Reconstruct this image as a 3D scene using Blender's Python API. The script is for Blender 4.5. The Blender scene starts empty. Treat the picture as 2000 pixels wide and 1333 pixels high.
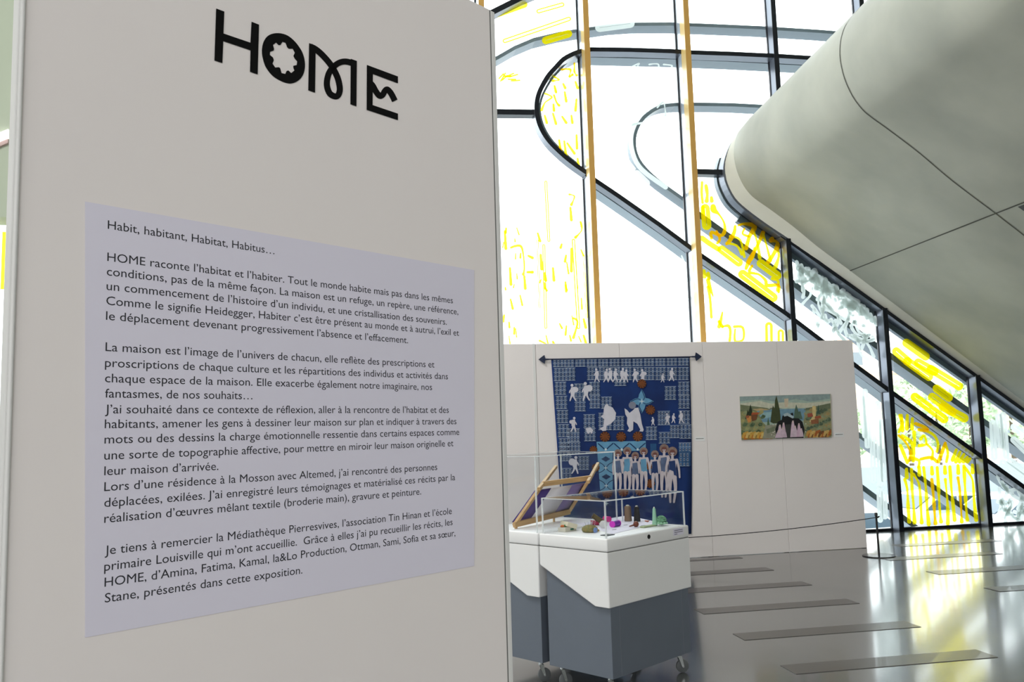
import bpy, math, random
from mathutils import Vector, Matrix
from mathutils.geometry import tessellate_polygon

S = bpy.context.scene
COL = S.collection
random.seed(7)

# ------------------------------------------------------------------ camera
FPX, PITCH, ROLL, EYE = 1667.65, .10637, .029125, 1.5
cp, sp, cr, sr = math.cos(PITCH), math.sin(PITCH), math.cos(ROLL), math.sin(ROLL)
FW = Vector((0, cp, sp)); UP0 = Vector((0, -sp, cp)); RT0 = Vector((1, 0, 0))
RT = RT0 * cr - UP0 * sr
UP = UP0 * cr + RT0 * sr
CAM = Vector((0, 0, EYE))
cd = bpy.data.cameras.new('camera'); cam = bpy.data.objects.new('camera', cd); COL.objects.link(cam)
cd.sensor_width = 36; cd.lens = FPX / 2000 * 36; cd.clip_start = .05; cd.clip_end = 500
cam.matrix_world = Matrix(((RT.x, UP.x, -FW.x, 0), (RT.y, UP.y, -FW.y, 0), (RT.z, UP.z, -FW.z, EYE), (0, 0, 0, 1)))
S.camera = cam

# ------------------------------------------------------------------ world, lights, exposure
S.view_settings.view_transform = 'Standard'; S.view_settings.look = 'None'
S.view_settings.gamma = 1; S.view_settings.exposure = 0; S.view_settings.use_curve_mapping = False
W = bpy.data.worlds.new('overcast_sky'); S.world = W; W.use_nodes = True
bg = W.node_tree.nodes['Background']
bg.inputs[0].default_value = (.93, .97, 1, 1); bg.inputs[1].default_value = 4.6
S.cycles.transparent_max_bounces = 48

def area(name, loc, target, sx, sy, power, color=(1, 1, 1)):
    l = bpy.data.lights.new(name, 'AREA'); l.shape = 'RECTANGLE'; l.size = sx; l.size_y = sy; l.energy = power; l.color = color
    o = bpy.data.objects.new(name, l); COL.objects.link(o); o.location = loc
    o.rotation_euler = (Vector(target) - Vector(loc)).to_track_quat('-Z', 'Y').to_euler()
    return o
REAR = area('rear_fill', (-1.5, -7.6, 4.2), (-.5, 6, 1.2), 10, 5.5, 530, (1, .98, .985))  # unseen fill light added behind the camera; the back wall has no window
SIDE = area('side_fill', (9.6, -3.0, 4.4), (0, 4, 1.2), 6, 4.5, 140, (1, .98, .97))  # added fill from the right, mainly for the text panel; no window there
LEFTL = area('left_fill', (-8.4, 1.5, 4.2), (2, 7, 1.2), 6, 4, 120, (1, .99, 1))  # added fill from the left for display wall and showcase sides
ROOF = area('ceiling_fill', (-3.2, 3.6, 9.3), (1.2, 10, 1.0), 3, 5, 680, (1, .985, .98))  # fill light added below the closed ceiling to brighten the display wall

# ------------------------------------------------------------------ helpers
def ray(x, y):
    return (RT * (x - 1000) - UP * (y - 666.5) + FW * FPX) / FPX
def onz(x, y, z):
    d = ray(x, y); return CAM + d * ((z - EYE) / d.z)
def onp(x, y, p, n):
    d = ray(x, y); return CAM + d * ((p - CAM).dot(n) / d.dot(n))
def lin(c):
    return tuple(((v / 255) / 12.92 if v / 255 <= .04045 else ((v / 255 + .055) / 1.055) ** 2.4) for v in c)

MATS = {}
def mat(name, rgb, rough=.5, metal=0., var=.04, scale=6., spec=.5, bump=0., rgb2=None, coat=0., stretch=None, trans=0.):
    if name in MATS: return MATS[name]
    m = bpy.data.materials.new(name); m.use_nodes = True; nt = m.node_tree; b = nt.nodes['Principled BSDF']
    c = lin(rgb); c2 = lin(rgb2) if rgb2 else tuple(max(0, v * (1 - 2.2 * var)) for v in c)
    tc = nt.nodes.new('ShaderNodeTexCoord'); no = nt.nodes.new('ShaderNodeTexNoise'); no.inputs['Scale'].default_value = scale
    no.inputs['Detail'].default_value = 5
    if stretch:
        mp = nt.nodes.new('ShaderNodeMapping'); mp.inputs['Scale'].default_value = stretch
        nt.links.new(tc.outputs['Object'], mp.inputs[0]); nt.links.new(mp.outputs[0], no.inputs['Vector'])
    else:
        nt.links.new(tc.outputs['Object'], no.inputs['Vector'])
    cr_ = nt.nodes.new('ShaderNodeValToRGB'); cr_.color_ramp.elements[0].position = .3; cr_.color_ramp.elements[1].position = .7
    cr_.color_ramp.elements[0].color = (*c2, 1); cr_.color_ramp.elements[1].color = (*c, 1)
    nt.links.new(no.outputs['Fac'], cr_.inputs[0]); nt.links.new(cr_.outputs[0], b.inputs['Base Color'])
    b.inputs['Roughness'].default_value = rough; b.inputs['Metallic'].default_value = metal
    b.inputs['Specular IOR Level'].default_value = spec; b.inputs['Coat Weight'].default_value = coat
    if bump:
        bp = nt.nodes.new('ShaderNodeBump'); bp.inputs['Strength'].default_value = bump; bp.inputs['Distance'].default_value = .01
        nt.links.new(no.outputs['Fac'], bp.inputs['Height']); nt.links.new(bp.outputs[0], b.inputs['Normal'])
    MATS[name] = m; return m

def clear_mat(name, tint, gloss=.06, rough=.0, ior=1.45, extra=None):
    """thin clear sheet: transparent with a fresnel mirror; extra = (weight, colour) of a diffusing layer"""
    m = bpy.data.materials.new(name); m.use_nodes = True; nt = m.node_tree
    for n in list(nt.nodes): nt.nodes.remove(n)
    out = nt.nodes.new('ShaderNodeOutputMaterial'); tr = nt.nodes.new('ShaderNodeBsdfTransparent'); tr.inputs[0].default_value = (*tint, 1)
    gl = nt.nodes.new('ShaderNodeBsdfGlossy'); gl.inputs['Roughness'].default_value = rough
    lw = nt.nodes.new('ShaderNodeLayerWeight'); lw.inputs[0].default_value = .5
    pw = nt.nodes.new('ShaderNodeMath'); pw.operation = 'POWER'; pw.inputs[1].default_value = 4.5; nt.links.new(lw.outputs['Facing'], pw.inputs[0])
    f0 = ((ior - 1) / (ior + 1)) ** 2
    fr = nt.nodes.new('ShaderNodeMath'); fr.operation = 'MULTIPLY_ADD'; fr.inputs[1].default_value = 1 - f0; fr.inputs[2].default_value = f0; nt.links.new(pw.outputs[0], fr.inputs[0])
    mx = nt.nodes.new('ShaderNodeMixShader')
    nt.links.new(fr.outputs[0], mx.inputs[0]); nt.links.new(gl.outputs[0], mx.inputs[2])
    src = tr
    if extra:
        w, c = extra
        tl = nt.nodes.new('ShaderNodeBsdfTranslucent'); tl.inputs[0].default_value = (*c, 1)
        df = nt.nodes.new('ShaderNodeBsdfDiffuse'); df.inputs[0].default_value = (*c, 1)
        a = nt.nodes.new('ShaderNodeMixShader'); a.inputs[0].default_value = .35
        nt.links.new(tl.outputs[0], a.inputs[1]); nt.links.new(df.outputs[0], a.inputs[2])
        b = nt.nodes.new('ShaderNodeMixShader'); b.inputs[0].default_value = w
        nt.links.new(tr.outputs[0], b.inputs[1]); nt.links.new(a.outputs[0], b.inputs[2]); src = b
    nt.links.new(src.outputs[0], mx.inputs[1])
    nt.links.new(mx.outputs[0], out.inputs[0])
    MATS[name] = m; return m

class MB:
    def __init__(s): s.v = []; s.f = []; s.m = []; s.mats = []
    def mi(s, m):
        if m not in s.mats: s.mats.append(m)
        return s.mats.index(m)
    def add(s, vs, fs, m):
        o = len(s.v); k = s.mi(m); s.v += [Vector(v) for v in vs]
        for f in fs: s.f.append([i + o for i in f]); s.m.append(k)
    def box(s, o, ax, ay, az, m, bev=0.):
        """o corner, three edge vectors; bev chamfers the edges"""
        o = Vector(o); ax = Vector(ax); ay = Vector(ay); az = Vector(az)
        if ax.cross(ay).dot(az) < 0: ax, ay = ay, ax
        if bev <= 0:
            vs = [o, o + ax, o + ax + ay, o + ay, o + az, o + ax + az, o + ax + ay + az, o + ay + az]
            s.add(vs, [(3, 2, 1, 0), (4, 5, 6, 7), (0, 1, 5, 4), (1, 2, 6, 5), (2, 3, 7, 6), (3, 0, 4, 7)], m)
            return
        import bmesh
        bm = bmesh.new(); vs = [bm.verts.new(p) for p in (o, o + ax, o + ax + ay, o + ay, o + az, o + ax + az, o + ax + ay + az, o + ay + az)]
        for f in [(3, 2, 1, 0), (4, 5, 6, 7), (0, 1, 5, 4), (1, 2, 6, 5), (2, 3, 7, 6), (3, 0, 4, 7)]: bm.faces.new([vs[i] for i in f])
        bmesh.ops.bevel(bm, geom=list(bm.edges), offset=bev, segments=3, affect='EDGES', profile=.5)
        bm.verts.index_update()
        s.add([v.co.copy() for v in bm.verts], [[v.index for v in f.verts] for f in bm.faces], m); bm.free()
    def prism(s, pts, ext, m, m2=None):
        """planar outline pts swept by ext, closed"""
        n = len(pts); pts = [Vector(p) for p in pts]; ext = Vector(ext)
        tri = tessellate_polygon([pts])
        nn = sum(((pts[i] - pts[0]).cross(pts[(i + 1) % n] - pts[0]) for i in range(n)), Vector())
        flip = nn.dot(ext) > 0
        o = len(s.v); k = s.mi(m); s.v += pts + [p + ext for p in pts]
        for t in tri:
            a, b, c = t
            if (pts[b] - pts[a]).cross(pts[c] - pts[a]).dot(ext) > 0: b, c = c, b
            s.f.append([o + a, o + b, o + c]); s.m.append(k)
            s.f.append([o + n + a, o + n + c, o + n + b]); s.m.append(k)
        k2 = s.mi(m2) if m2 else k
        for i in range(n):
            j = (i + 1) % n
            q = [o + i, o + j, o + n + j, o + n + i]
            s.f.append(q if flip else q[::-1]); s.m.append(k2)
    def flat(s, loops, m):
        loops = [[Vector(p) for p in l] for l in loops]
        tri = tessellate_polygon(loops); allp = [p for l in loops for p in l]
        s.add(allp, [list(t) for t in tri], m)
    def tube(s, path, r, m, n=10, caps=True):
        path = [Vector(p) for p in path]; rs = r if isinstance(r, (list, tuple)) else [r] * len(path)
        vs = []; fs = []
        ref = None
        for i, p in enumerate(path):
            t = (path[min(i + 1, len(path) - 1)] - path[max(i - 1, 0)]).normalized()
            if ref is None: ref = t.orthogonal().normalized()
            ref = (ref - t * ref.dot(t)).normalized(); b = t.cross(ref)
            for j in range(n):
                a = 2 * math.pi * j / n; vs.append(p + (ref * math.cos(a) + b * math.sin(a)) * rs[i])
        for i in range(len(path) - 1):
            for j in range(n):
                k = (j + 1) % n; fs.append((i * n + j, i * n + k, (i + 1) * n + k, (i + 1) * n + j))
        if caps: fs.append(tuple(range(n))[::-1]); fs.append(tuple(range((len(path) - 1) * n, len(path) * n)))
        s.add(vs, fs, m)
    def lathe(s, prof, o, axis, m, n=24):
        """prof = [(r, h)]"""
        o = Vector(o); ax = Vector(axis).normalized(); u = ax.orthogonal().normalized(); v = ax.cross(u)
        vs = []; fs = []
        for r, h in prof:
            for j in range(n):
                a = 2 * math.pi * j / n; vs.append(o + ax * h + (u * math.cos(a) + v * math.sin(a)) * max(r, 1e-5))
        for i in range(len(prof) - 1):
            for j in range(n):
                k = (j + 1) % n; fs.append((i * n + j, i * n + k, (i + 1) * n + k, (i + 1) * n + j))
        fs.append(tuple(range(n))[::-1]); fs.append(tuple(range((len(prof) - 1) * n, len(prof) * n)))
        s.add(vs, fs, m)
    def build(s, name, parent=None, smooth=False, label=None):
        me = bpy.data.meshes.new(name)
        org = Vector(parent.location) if parent is not None and parent.parent is None else None
        if parent is not None:
            w = Vector(parent['_w']); vv = [v - w for v in s.v]
        else:
            lo = Vector((min(v.x for v in s.v), min(v.y for v in s.v), min(v.z for v in s.v))); hi = Vector((max(v.x for v in s.v), max(v.y for v in s.v), max(v.z for v in s.v)))
            w = Vector(((lo.x + hi.x) / 2, (lo.y + hi.y) / 2, lo.z)); vv = [v - w for v in s.v]
        me.from_pydata([tuple(v) for v in vv], [], s.f)
        for m in s.mats: me.materials.append(m)
        me.polygons.foreach_set('material_index', s.m)
        if smooth:
            me.polygons.foreach_set('use_smooth', [True] * len(me.polygons)); me.set_sharp_from_angle(angle=math.radians(40))
        me.update()
        o = bpy.data.objects.new(name, me); COL.objects.link(o)
        if parent is not None: o.parent = parent; o['_w'] = parent['_w']
        else: o.location = w; o['_w'] = tuple(w)
        if label: o['label'] = label
        return o

def thing(name, loc, label, cat, group=None):
    o = bpy.data.objects.new(name, None); COL.objects.link(o); o.empty_display_size = .1
    o.location = loc; o['_w'] = tuple(loc); o['label'] = label; o['category'] = cat
    if group: o['group'] = group
    return o
def tag(o, label, cat, group=None):
    o['label'] = label; o['category'] = cat
    if group: o['group'] = group
    return o
def struct(o):
    o['kind'] = 'structure'; return o

def catmull(pts, n=6, closed=False):
    if len(pts) < 3: return [tuple(p) for p in pts]
    out = []; N = len(pts)
    for i in range(N if closed else N - 1):
        p0 = pts[(i - 1) % N] if closed else pts[max(i - 1, 0)]; p1 = pts[i]; p2 = pts[(i + 1) % N]; p3 = pts[(i + 2) % N] if closed else pts[min(i + 2, N - 1)]
        for k in range(n):
            t = k / n
            out.append(tuple(.5 * ((2 * b) + (-a + c) * t + (2 * a - 5 * b + 4 * c - d) * t * t + (-a + 3 * b - 3 * c + d) * t ** 3) for a, b, c, d in zip(p0, p1, p2, p3)))
    if not closed: out.append(tuple(pts[-1]))
    return out
def ribbon(path, w, cap=True):
    """2-D outline (one loop) of a stroke; w = full width or list"""
    n = len(path); ws = w if isinstance(w, (list, tuple)) else [w] * n
    L = []; R = []
    for i in range(n):
        a = path[max(i - 1, 0)]; b = path[min(i + 1, n - 1)]
        dx, dy = b[0] - a[0], b[1] - a[1]; l = math.hypot(dx, dy) or 1; nx, ny = -dy / l, dx / l
        h = ws[i] / 2; L.append((path[i][0] + nx * h, path[i][1] + ny * h)); R.append((path[i][0] - nx * h, path[i][1] - ny * h))
    quads = [[L[i], L[i + 1], R[i + 1], R[i]] for i in range(n - 1)]
    if cap:
        for i, j in ((0, 1), (n - 1, n - 2)):
            h = ws[i] / 2; a0 = math.atan2(path[i][1] - path[j][1], path[i][0] - path[j][0])
            fan = [(path[i][0] + h * math.cos(a0 + t), path[i][1] + h * math.sin(a0 + t)) for t in [(-.5 + k / 6) * math.pi for k in range(7)]]
            quads.append(fan)
    return quads

# ------------------------------------------------------------------ materials
white_wall = mat('white painted board', (237, 231, 229), .75, var=.012, scale=1.5)
white_trim = mat('white aluminium trim', (226, 226, 224), .45, var=.01)
groove_m = mat('grey groove', (120, 120, 118), .7)
paper_m = mat('bluish text film', (224, 221, 236), .6, var=.008, scale=3)
ink = mat('black vinyl', (8, 8, 9), .6, var=0, spec=.12)
text_ink = mat('charcoal print', (56, 56, 62), .8, var=0, spec=.1)
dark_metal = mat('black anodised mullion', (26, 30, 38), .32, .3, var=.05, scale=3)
lit_side_metal = mat('window-lit mullion side', (112, 118, 130), .3, .55, var=.08, scale=2)  # mullion metal made lighter: window light on side faces painted into the colour
outer_metal = mat('pale grey outer cladding', (120, 132, 142), .4, .1, var=.05, scale=2)
yellow_post = mat('golden ochre lacquer', (208, 162, 84), .45, var=.04, scale=2)
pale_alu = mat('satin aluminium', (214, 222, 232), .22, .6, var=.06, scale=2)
yellow_lit_side = mat('window-lit ochre lacquer', (240, 208, 136), .28, var=.04, scale=2, coat=.3)  # paler copy of the post ochre: window glare on the sides painted in
concrete = mat('smooth exposed concrete', (184, 185, 172), .6, var=.03, scale=1.1, rgb2=(160, 162, 151), bump=.08)
plaster = mat('cream plaster', (228, 228, 216), .7, var=.02)
green_conc = mat('pale grey green concrete', (200, 203, 194), .7, var=.02, scale=.6)
floor_m = None
strip_m = mat('brown grey grille metal', (78, 73, 70), .3, 0, var=.08, scale=60, stretch=(1, 12, 1), spec=.5, coat=.12)
lid_w = mat('satin white laminate', (238, 238, 238), .35, var=.006)
grey_body = mat('blue grey laminate', (104, 112, 124), .5, var=.02)
chrome = mat('zinc plated steel', (200, 204, 206), .25, 1, var=.05, scale=20)
rubber = mat('grey rubber', (96, 100, 102), .6, var=.05)
black_plastic = mat('black plastic', (14, 14, 16), .4, var=.05)
beech = mat('pale beech wood', (206, 166, 112), .5, var=.12, scale=9, stretch=(1, 1, 8))
glass = clear_mat('clear window glass', (.95, .975, .97), ior=1.25)
acrylic = clear_mat('clear acrylic', (.97, .975, .98), ior=1.33)
acrylic_edge = clear_mat('bright acrylic edge', (.92, .95, .96), ior=1.5, extra=(.5, (1, 1, 1)))
yel_film = clear_mat('yellow printed film', (1, .86, .035), ior=1.15, extra=(.5, (1, .84, .0)))
org_film = clear_mat('orange printed film', (.98, .6, .02), ior=1.15, extra=(.55, (1, .56, .0)))
wht_film = clear_mat('white etched film', (.80, .84, .82), ior=1.15, extra=(.92, (.74, .80, .78)))

def floor_material():
    m = bpy.data.materials.new('polished grey epoxy'); m.use_nodes = True; nt = m.node_tree; b = nt.nodes['Principled BSDF']
    tc = nt.nodes.new('ShaderNodeTexCoord')
    n1 = nt.nodes.new('ShaderNodeTexNoise'); n1.inputs['Scale'].default_value = 1.2; n1.inputs['Detail'].default_value = 6
    n2 = nt.nodes.new('ShaderNodeTexNoise'); n2.inputs['Scale'].default_value = 2.2; n2.inputs['Detail'].default_value = 3
    nt.links.new(tc.outputs['Object'], n1.inputs['Vector']); nt.links.new(tc.outputs['Object'], n2.inputs['Vector'])
    r = nt.nodes.new('ShaderNodeValToRGB'); r.color_ramp.elements[0].position = .3; r.color_ramp.elements[1].position = .7
    r.color_ramp.elements[0].color = (*lin((72, 74, 72)), 1); r.color_ramp.elements[1].color = (*lin((84, 86, 84)), 1)
    nt.links.new(n1.outputs['Fac'], r.inputs[0]); nt.links.new(r.outputs[0], b.inputs['Base Color'])
    rr = nt.nodes.new('ShaderNodeMapRange'); rr.inputs[3].default_value = .15; rr.inputs[4].default_value = .26
    nt.links.new(n1.outputs['Fac'], rr.inputs[0]); nt.links.new(rr.outputs[0], b.inputs['Roughness'])
    bp = nt.nodes.new('ShaderNodeBump'); bp.inputs['Strength'].default_value = .10; bp.inputs['Distance'].default_value = .02
    nt.links.new(n2.outputs['Fac'], bp.inputs['Height']); nt.links.new(bp.outputs[0], b.inputs['Normal'])
    b.inputs['Specular IOR Level'].default_value = 1.0; b.inputs['IOR'].default_value = 1.7; b.inputs['Coat Weight'].default_value = .6; b.inputs['Coat IOR'].default_value = 1.6; b.inputs['Coat Roughness'].default_value = .1
    return m
floor_m = floor_material()

# ------------------------------------------------------------------ facade frame of reference
FA = .1722
U = Vector((math.cos(FA), math.sin(FA), 0)); N = Vector((math.sin(FA), -math.cos(FA), 0)); Z = Vector((0, 0, 1))
FO = onz(1738, 1037, 0)
def fac(x, y, off=0.):
    return onp(x, y, FO + N * off, N)
def fu(x, y, off=0.):
    p = fac(x, y, off); return (p - FO).dot(U), p.z
def fw(u, z, off=0.):
    return FO + U * u + N * off + Z * z

# ------------------------------------------------------------------ room shell
b = MB(); b.box((-9, -8.5, -.2), (20.5, 0, 0), (0, 23.5, 0), (0, 0, .2), floor_m)
# the floor stops at the facade: cut by building it as a prism
b = MB()
fl = [fw(-15.5, 0, 0), fw(9.5, 0, 0), Vector((15, -9, 0)), Vector((-10, -9, 0))]
b.prism([p + Vector((0, 0, -.2)) for p in fl], (0, 0, .2), floor_m); struct(b.build('floor'))
b = MB(); b.prism([p + Vector((0, 0, 9.6)) for p in fl], (0, 0, .3), green_conc); struct(b.build('ceiling'))
def wall_seg(name, p, q, m, z0=0, z1=9.6, th=.2):
    p = Vector(p); q = Vector(q); d = (q - p).normalized(); n = Vector((-d.y, d.x, 0))
    b = MB(); b.box((p.x, p.y, z0), q - p, n * th, (0, 0, z1 - z0), m); return struct(b.build(name))
wall_seg('wall_left', fl[3], fl[0], green_conc, th=.2)
wall_seg('wall_right', fl[1], fl[2], green_conc)
wall_seg('wall_back', fl[2], fl[3], green_conc)
# concrete band over the glazing at the far left
zb = fac(4, 424, .5).z
ul, _ = fu(-420, 500, .5); ur, _ = fu(640, 500, .5)
b = MB(); b.box(fw(ul, zb, .1), U * (ur - ul), N * .4, Z * (9.6 - zb), mat('pale green plaster', (182, 192, 172), .7, var=.02, scale=.6)); struct(b.build('wall_front'))

# ------------------------------------------------------------------ facade: posts
G0 = {'p1': fu(1150.3, 655)[0], 'p2': fu(1349, 655)[0], 'p3': fu(1531.5, 600)[0], 'p4': fu(1739, 1000)[0], 'p5': fu(1911, 1000)[0]}
sp_ = (G0['p5'] - G0['p1']) / 4
G0['p0'] = G0['p1'] - sp_ * 1.02
for k in (6, 7): G0['p%d' % k] = G0['p5'] + sp_ * (k - 5)
for k in range(1, 8): G0['m%d' % k] = G0['p0'] - sp_ * k
tr = 0
def trim(mb, smooth=False):
    global tr
    tr += 1; return struct(mb.build('trim_%d' % tr, smooth=smooth))
TOPZ = 9.6
for key in ('p0', 'p1', 'p2', 'm1', 'm2', 'm3', 'm4', 'm5', 'm6', 'm7'):
    u = G0[key]; b = MB()
    b.box(fw(u - .012, 0, 0), U * .024, N * .03, Z * TOPZ, dark_metal)
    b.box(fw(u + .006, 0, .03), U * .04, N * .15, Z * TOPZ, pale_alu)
    b.box(fw(u + .002, 0, .18), U * .070, N * .16, Z * TOPZ, yellow_lit_side)
    b.box(fw(u, 0, .34), U * .075, N * .012, Z * TOPZ, yellow_post)
    trim(b)
def member(pts, w, off0, off1, mfront, mside, clip=None):
    """bar following a pixel polyline in the plane off1 (front face) back to off0; pts trace the TOP edge of the front face"""
    P = [fu(x, y, off1) for x, y in pts]
    n = len(P); A = []; B = []
    for i in range(n):
        a = P[max(i - 1, 0)]; c = P[min(i + 1, n - 1)]
        dx, dz = c[0] - a[0], c[1] - a[1]; l = math.hypot(dx, dz); nx, nz = dz / l, -dx / l
        A.append(P[i]); B.append((P[i][0] + nx * w, P[i][1] + nz * w))
    mb = MB()
    vs = []; 
    for i in range(n):
        vs += [fw(*A[i], off1), fw(*B[i], off1), fw(*B[i], off0), fw(*A[i], off0)]
    fr = []; sd = []
    for i in range(n - 1):
        o = i * 4; q = o + 4
        fr.append((o, q, q + 1, o + 1)); sd.append((o + 1, q + 1, q + 2, o + 2)); fr.append((o + 2, q + 2, q + 3, o + 3)); sd.append((o + 3, q + 3, q, o))
    fr.append((0, 1, 2, 3)); e = (n - 1) * 4; fr.append((e + 3, e + 2, e + 1, e))
    mb.add(vs, fr, mfront); mb.add(vs, sd, mside)
    return mb
NOSE = [(1136, 95), (1118.6, 100.8), (1098, 112), (1083, 127.5), (1067.5, 145), (1055, 166), (1047, 186), (1044, 204), (1044.6, 221), (1048.4, 240), (1057, 260), (1070, 279), (1085.4, 295), (1103, 311), (1123.7, 327), (1144, 341)]
# dark pill-shaped frame: horizontal top bar, rounded nose, long diagonal to the floor on the right
M1top = [(1154, 92), (1231, 93), (1312, 95.7), (1348, 98), (1432, 101), (1518, 105), (1600, 110), (1700, 116)]
M1diag = [(1147, 336.5), (1165.5, 349), (1210, 379), (1288.5, 434), (1349, 479), (1371, 495), (1450, 549), (1534.7, 607), (1607, 662), (1674, 711.5), (1749, 767), (1900, 875), (1934, 899), (2060, 990), (2160, 1062)]
nose_s = catmull(NOSE, 3)
# travel right-to-left along the top, round the nose, then down the diagonal; "top edge" offset must point inward of the bar
def rev(l): return list(reversed(l))
trim(member(M1top + [], .062, 0, .17, dark_metal, lit_side_metal))
def nose_member(pts, w, o0, o1, mf, ms, op=None):
    # outer edge traced anticlockwise (from top to bottom): inward is to the left of travel
    P = [fu(x, y, o1 if op is None else op) for x, y in pts]; n = len(P); mb = MB(); vs = []
    for i in range(n):
        a = P[max(i - 1, 0)]; c = P[min(i + 1, n - 1)]
        dx, dz = c[0] - a[0], c[1] - a[1]; l = math.hypot(dx, dz); nx, nz = -dz / l, dx / l
        q = (P[i][0] + nx * w, P[i][1] + nz * w)
        vs += [fw(*P[i], o1), fw(*q, o1), fw(*q, o0), fw(*P[i], o0)]
    fr = []; sd = []
    for i in range(n - 1):
        o = i * 4; q = o + 4
        fr.append((o, o + 1, q + 1, q)); sd.append((o + 1, o + 2, q + 2, q + 1)); fr.append((o + 2, o + 3, q + 3, q + 2)); sd.append((o + 3, o, q, q + 3))
    e = (n - 1) * 4; fr.append((3, 2, 1, 0)); fr.append((e, e + 1, e + 2, e + 3))
    mb.add(vs, fr, mf); mb.add(vs, sd, ms); return mb
trim(nose_member([(1154, 92)] + nose_s + [(1158, 352)], .062, 0, .17, dark_metal, lit_side_metal))
trim(member(M1diag, .062, 0, .17, dark_metal, lit_side_metal))
# second frame under the concrete ramp
M2 = [(1449, 250), (1432, 268), (1419, 285), (1409, 306), (1403, 328), (1402.7, 346), (1407, 367), (1422, 396), (1446, 419), (1488, 450), (1528, 476)]
M2s = catmull(M2, 3)
trim(nose_member(M2s, .035, -.01, .025, dark_metal, dark_metal, 0))
trim(nose_member(M2s, .03, .025, .18, lit_side_metal, lit_side_metal, 0))
M2d = [(1528, 457.5), (1640, 538.3), (1840, 682.6), (2000, 798), (2300, 1014.5)]
LM = [fu(x, y, .17) for x, y in M2d]
for key in ('p3', 'p4', 'p5', 'p6', 'p7'):
    u = G0[key]; b = MB(); zc_ = LM[0][1] + (u + .03 - LM[0][0]) * (LM[-1][1] - LM[0][1]) / (LM[-1][0] - LM[0][0]) - .01
    for z0, z1 in ((0, max(.05, zc_)), (max(.05, zc_) + 1.2, TOPZ)):
        b.box(fw(u - .015, z0, 0), U * .03, N * .03, Z * (z1 - z0), dark_metal)
        b.box(fw(u - .005, z0, .03), U * .066, N * .150, Z * (z1 - z0), lit_side_metal)
        b.box(fw(u - .007, z0, .18), U * .070, N * .012, Z * (z1 - z0), dark_metal, .002)
    trim(b)
trim(member(M2d, .05, 0, .17, dark_metal, lit_side_metal))
# short horizontal bars meeting the noses
trim(member([(1361, 330), (1414, 331.5)], .075, 0, .14, dark_metal, dark_metal))
trim(member([(540, 198), (700, 205), (850, 209), (973, 213), (1046, 214)], .075, 0, .14, dark_metal, dark_metal))
# upper arch frame, top left
trim(member([(930, 38), (953, 22), (985, 6), (1015, -9), (1060, -28), (1115, -45), (1200, -62)], .075, 0, .17, dark_metal, lit_side_metal))
# sill
u0, u1 = G0['m7'], 7.4
b = MB(); b.box(fw(u0, 0, -.03), U * (u1 - u0), N * .07, Z * .035, dark_metal); trim(b)

# outer layer of the facade: pale cladding ribs standing outside the glass
T1 = [(742, 252), (790, 214), (850, 175), (900, 144), (940, 124), (971, 109), (1004, 90), (1042, 74), (1093, 62), (1127, 56.5), (1195, 47), (1238, 44), (1310, 43.5), (1400, 47), (1488, 51), (1600, 58), (1700, 66)]
trim(member(T1, .05, -.30, -.06, outer_metal, outer_metal))
E2n = [(1343, 200), (1317, 201), (1297, 203.5), (1278, 210), (1256, 226), (1243, 245), (1236, 268), (1237, 293), (1246, 316), (1264, 338), (1290, 361), (1333, 392), (1362, 412)]
trim(member([(1320, 201), (1343, 200), (1432, 201.5), (1498, 205), (1600, 211), (1700, 217)], .05, -.30, -.06, outer_metal, outer_metal))
trim(nose_member([(1343, 200)] + catmull(E2n[1:], 3), .05, -.30, -.06, outer_metal, outer_metal))
dkout = mat('dark grey outer cladding', (84, 96, 100), .4, .1, var=.05, scale=2)
trim(member([(1362, 410), (1388, 429), (1525, 528), (1551, 548), (1713, 670), (1821, 746), (1894, 798), (2000, 872), (2100, 940)], .085, -.40, -.10, dkout, outer_metal))
trim(member([(1640, 818), (1700, 860), (1759, 901), (1910, 1006), (1990, 1060)], .07, -.40, -.10, dkout, outer_metal))
trim(member([(1640, 914), (1689, 950), (1726, 978), (1761, 1003), (1797, 1031)], .07, -.40, -.10, dkout, outer_metal))
for pts in ([(1165, 364), (1288, 449), (1371, 510), (1534, 622), (1674, 726), (1749, 782), (1900, 890), (2000, 962), (2100, 1034)],):
    trim(member(pts, .05, -.28, -.02, outer_metal, outer_metal))
trim(member([(1446, 421), (1549, 491), (1640, 553), (1739, 627), (1914, 751), (2100, 884)], .10, -.10, -.02, dkout, outer_metal))
trim(nose_member([(x - 3, y + 2) for x, y in M2s if y > 300], .06, -.12, -.02, dkout, outer_metal))
trim(nose_member([(1154, 104)] + [(x + (8 if x < 1120 else 4), y + (8 if y < 210 else -2)) for x, y in nose_s] + [(1168, 362)], .03, -.25, -.02, outer_metal, outer_metal))
trim(member([(1154, 108), (1312, 112), (1432, 117), (1600, 126), (1700, 132)], .03, -.28, -.02, outer_metal, outer_metal))

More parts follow.
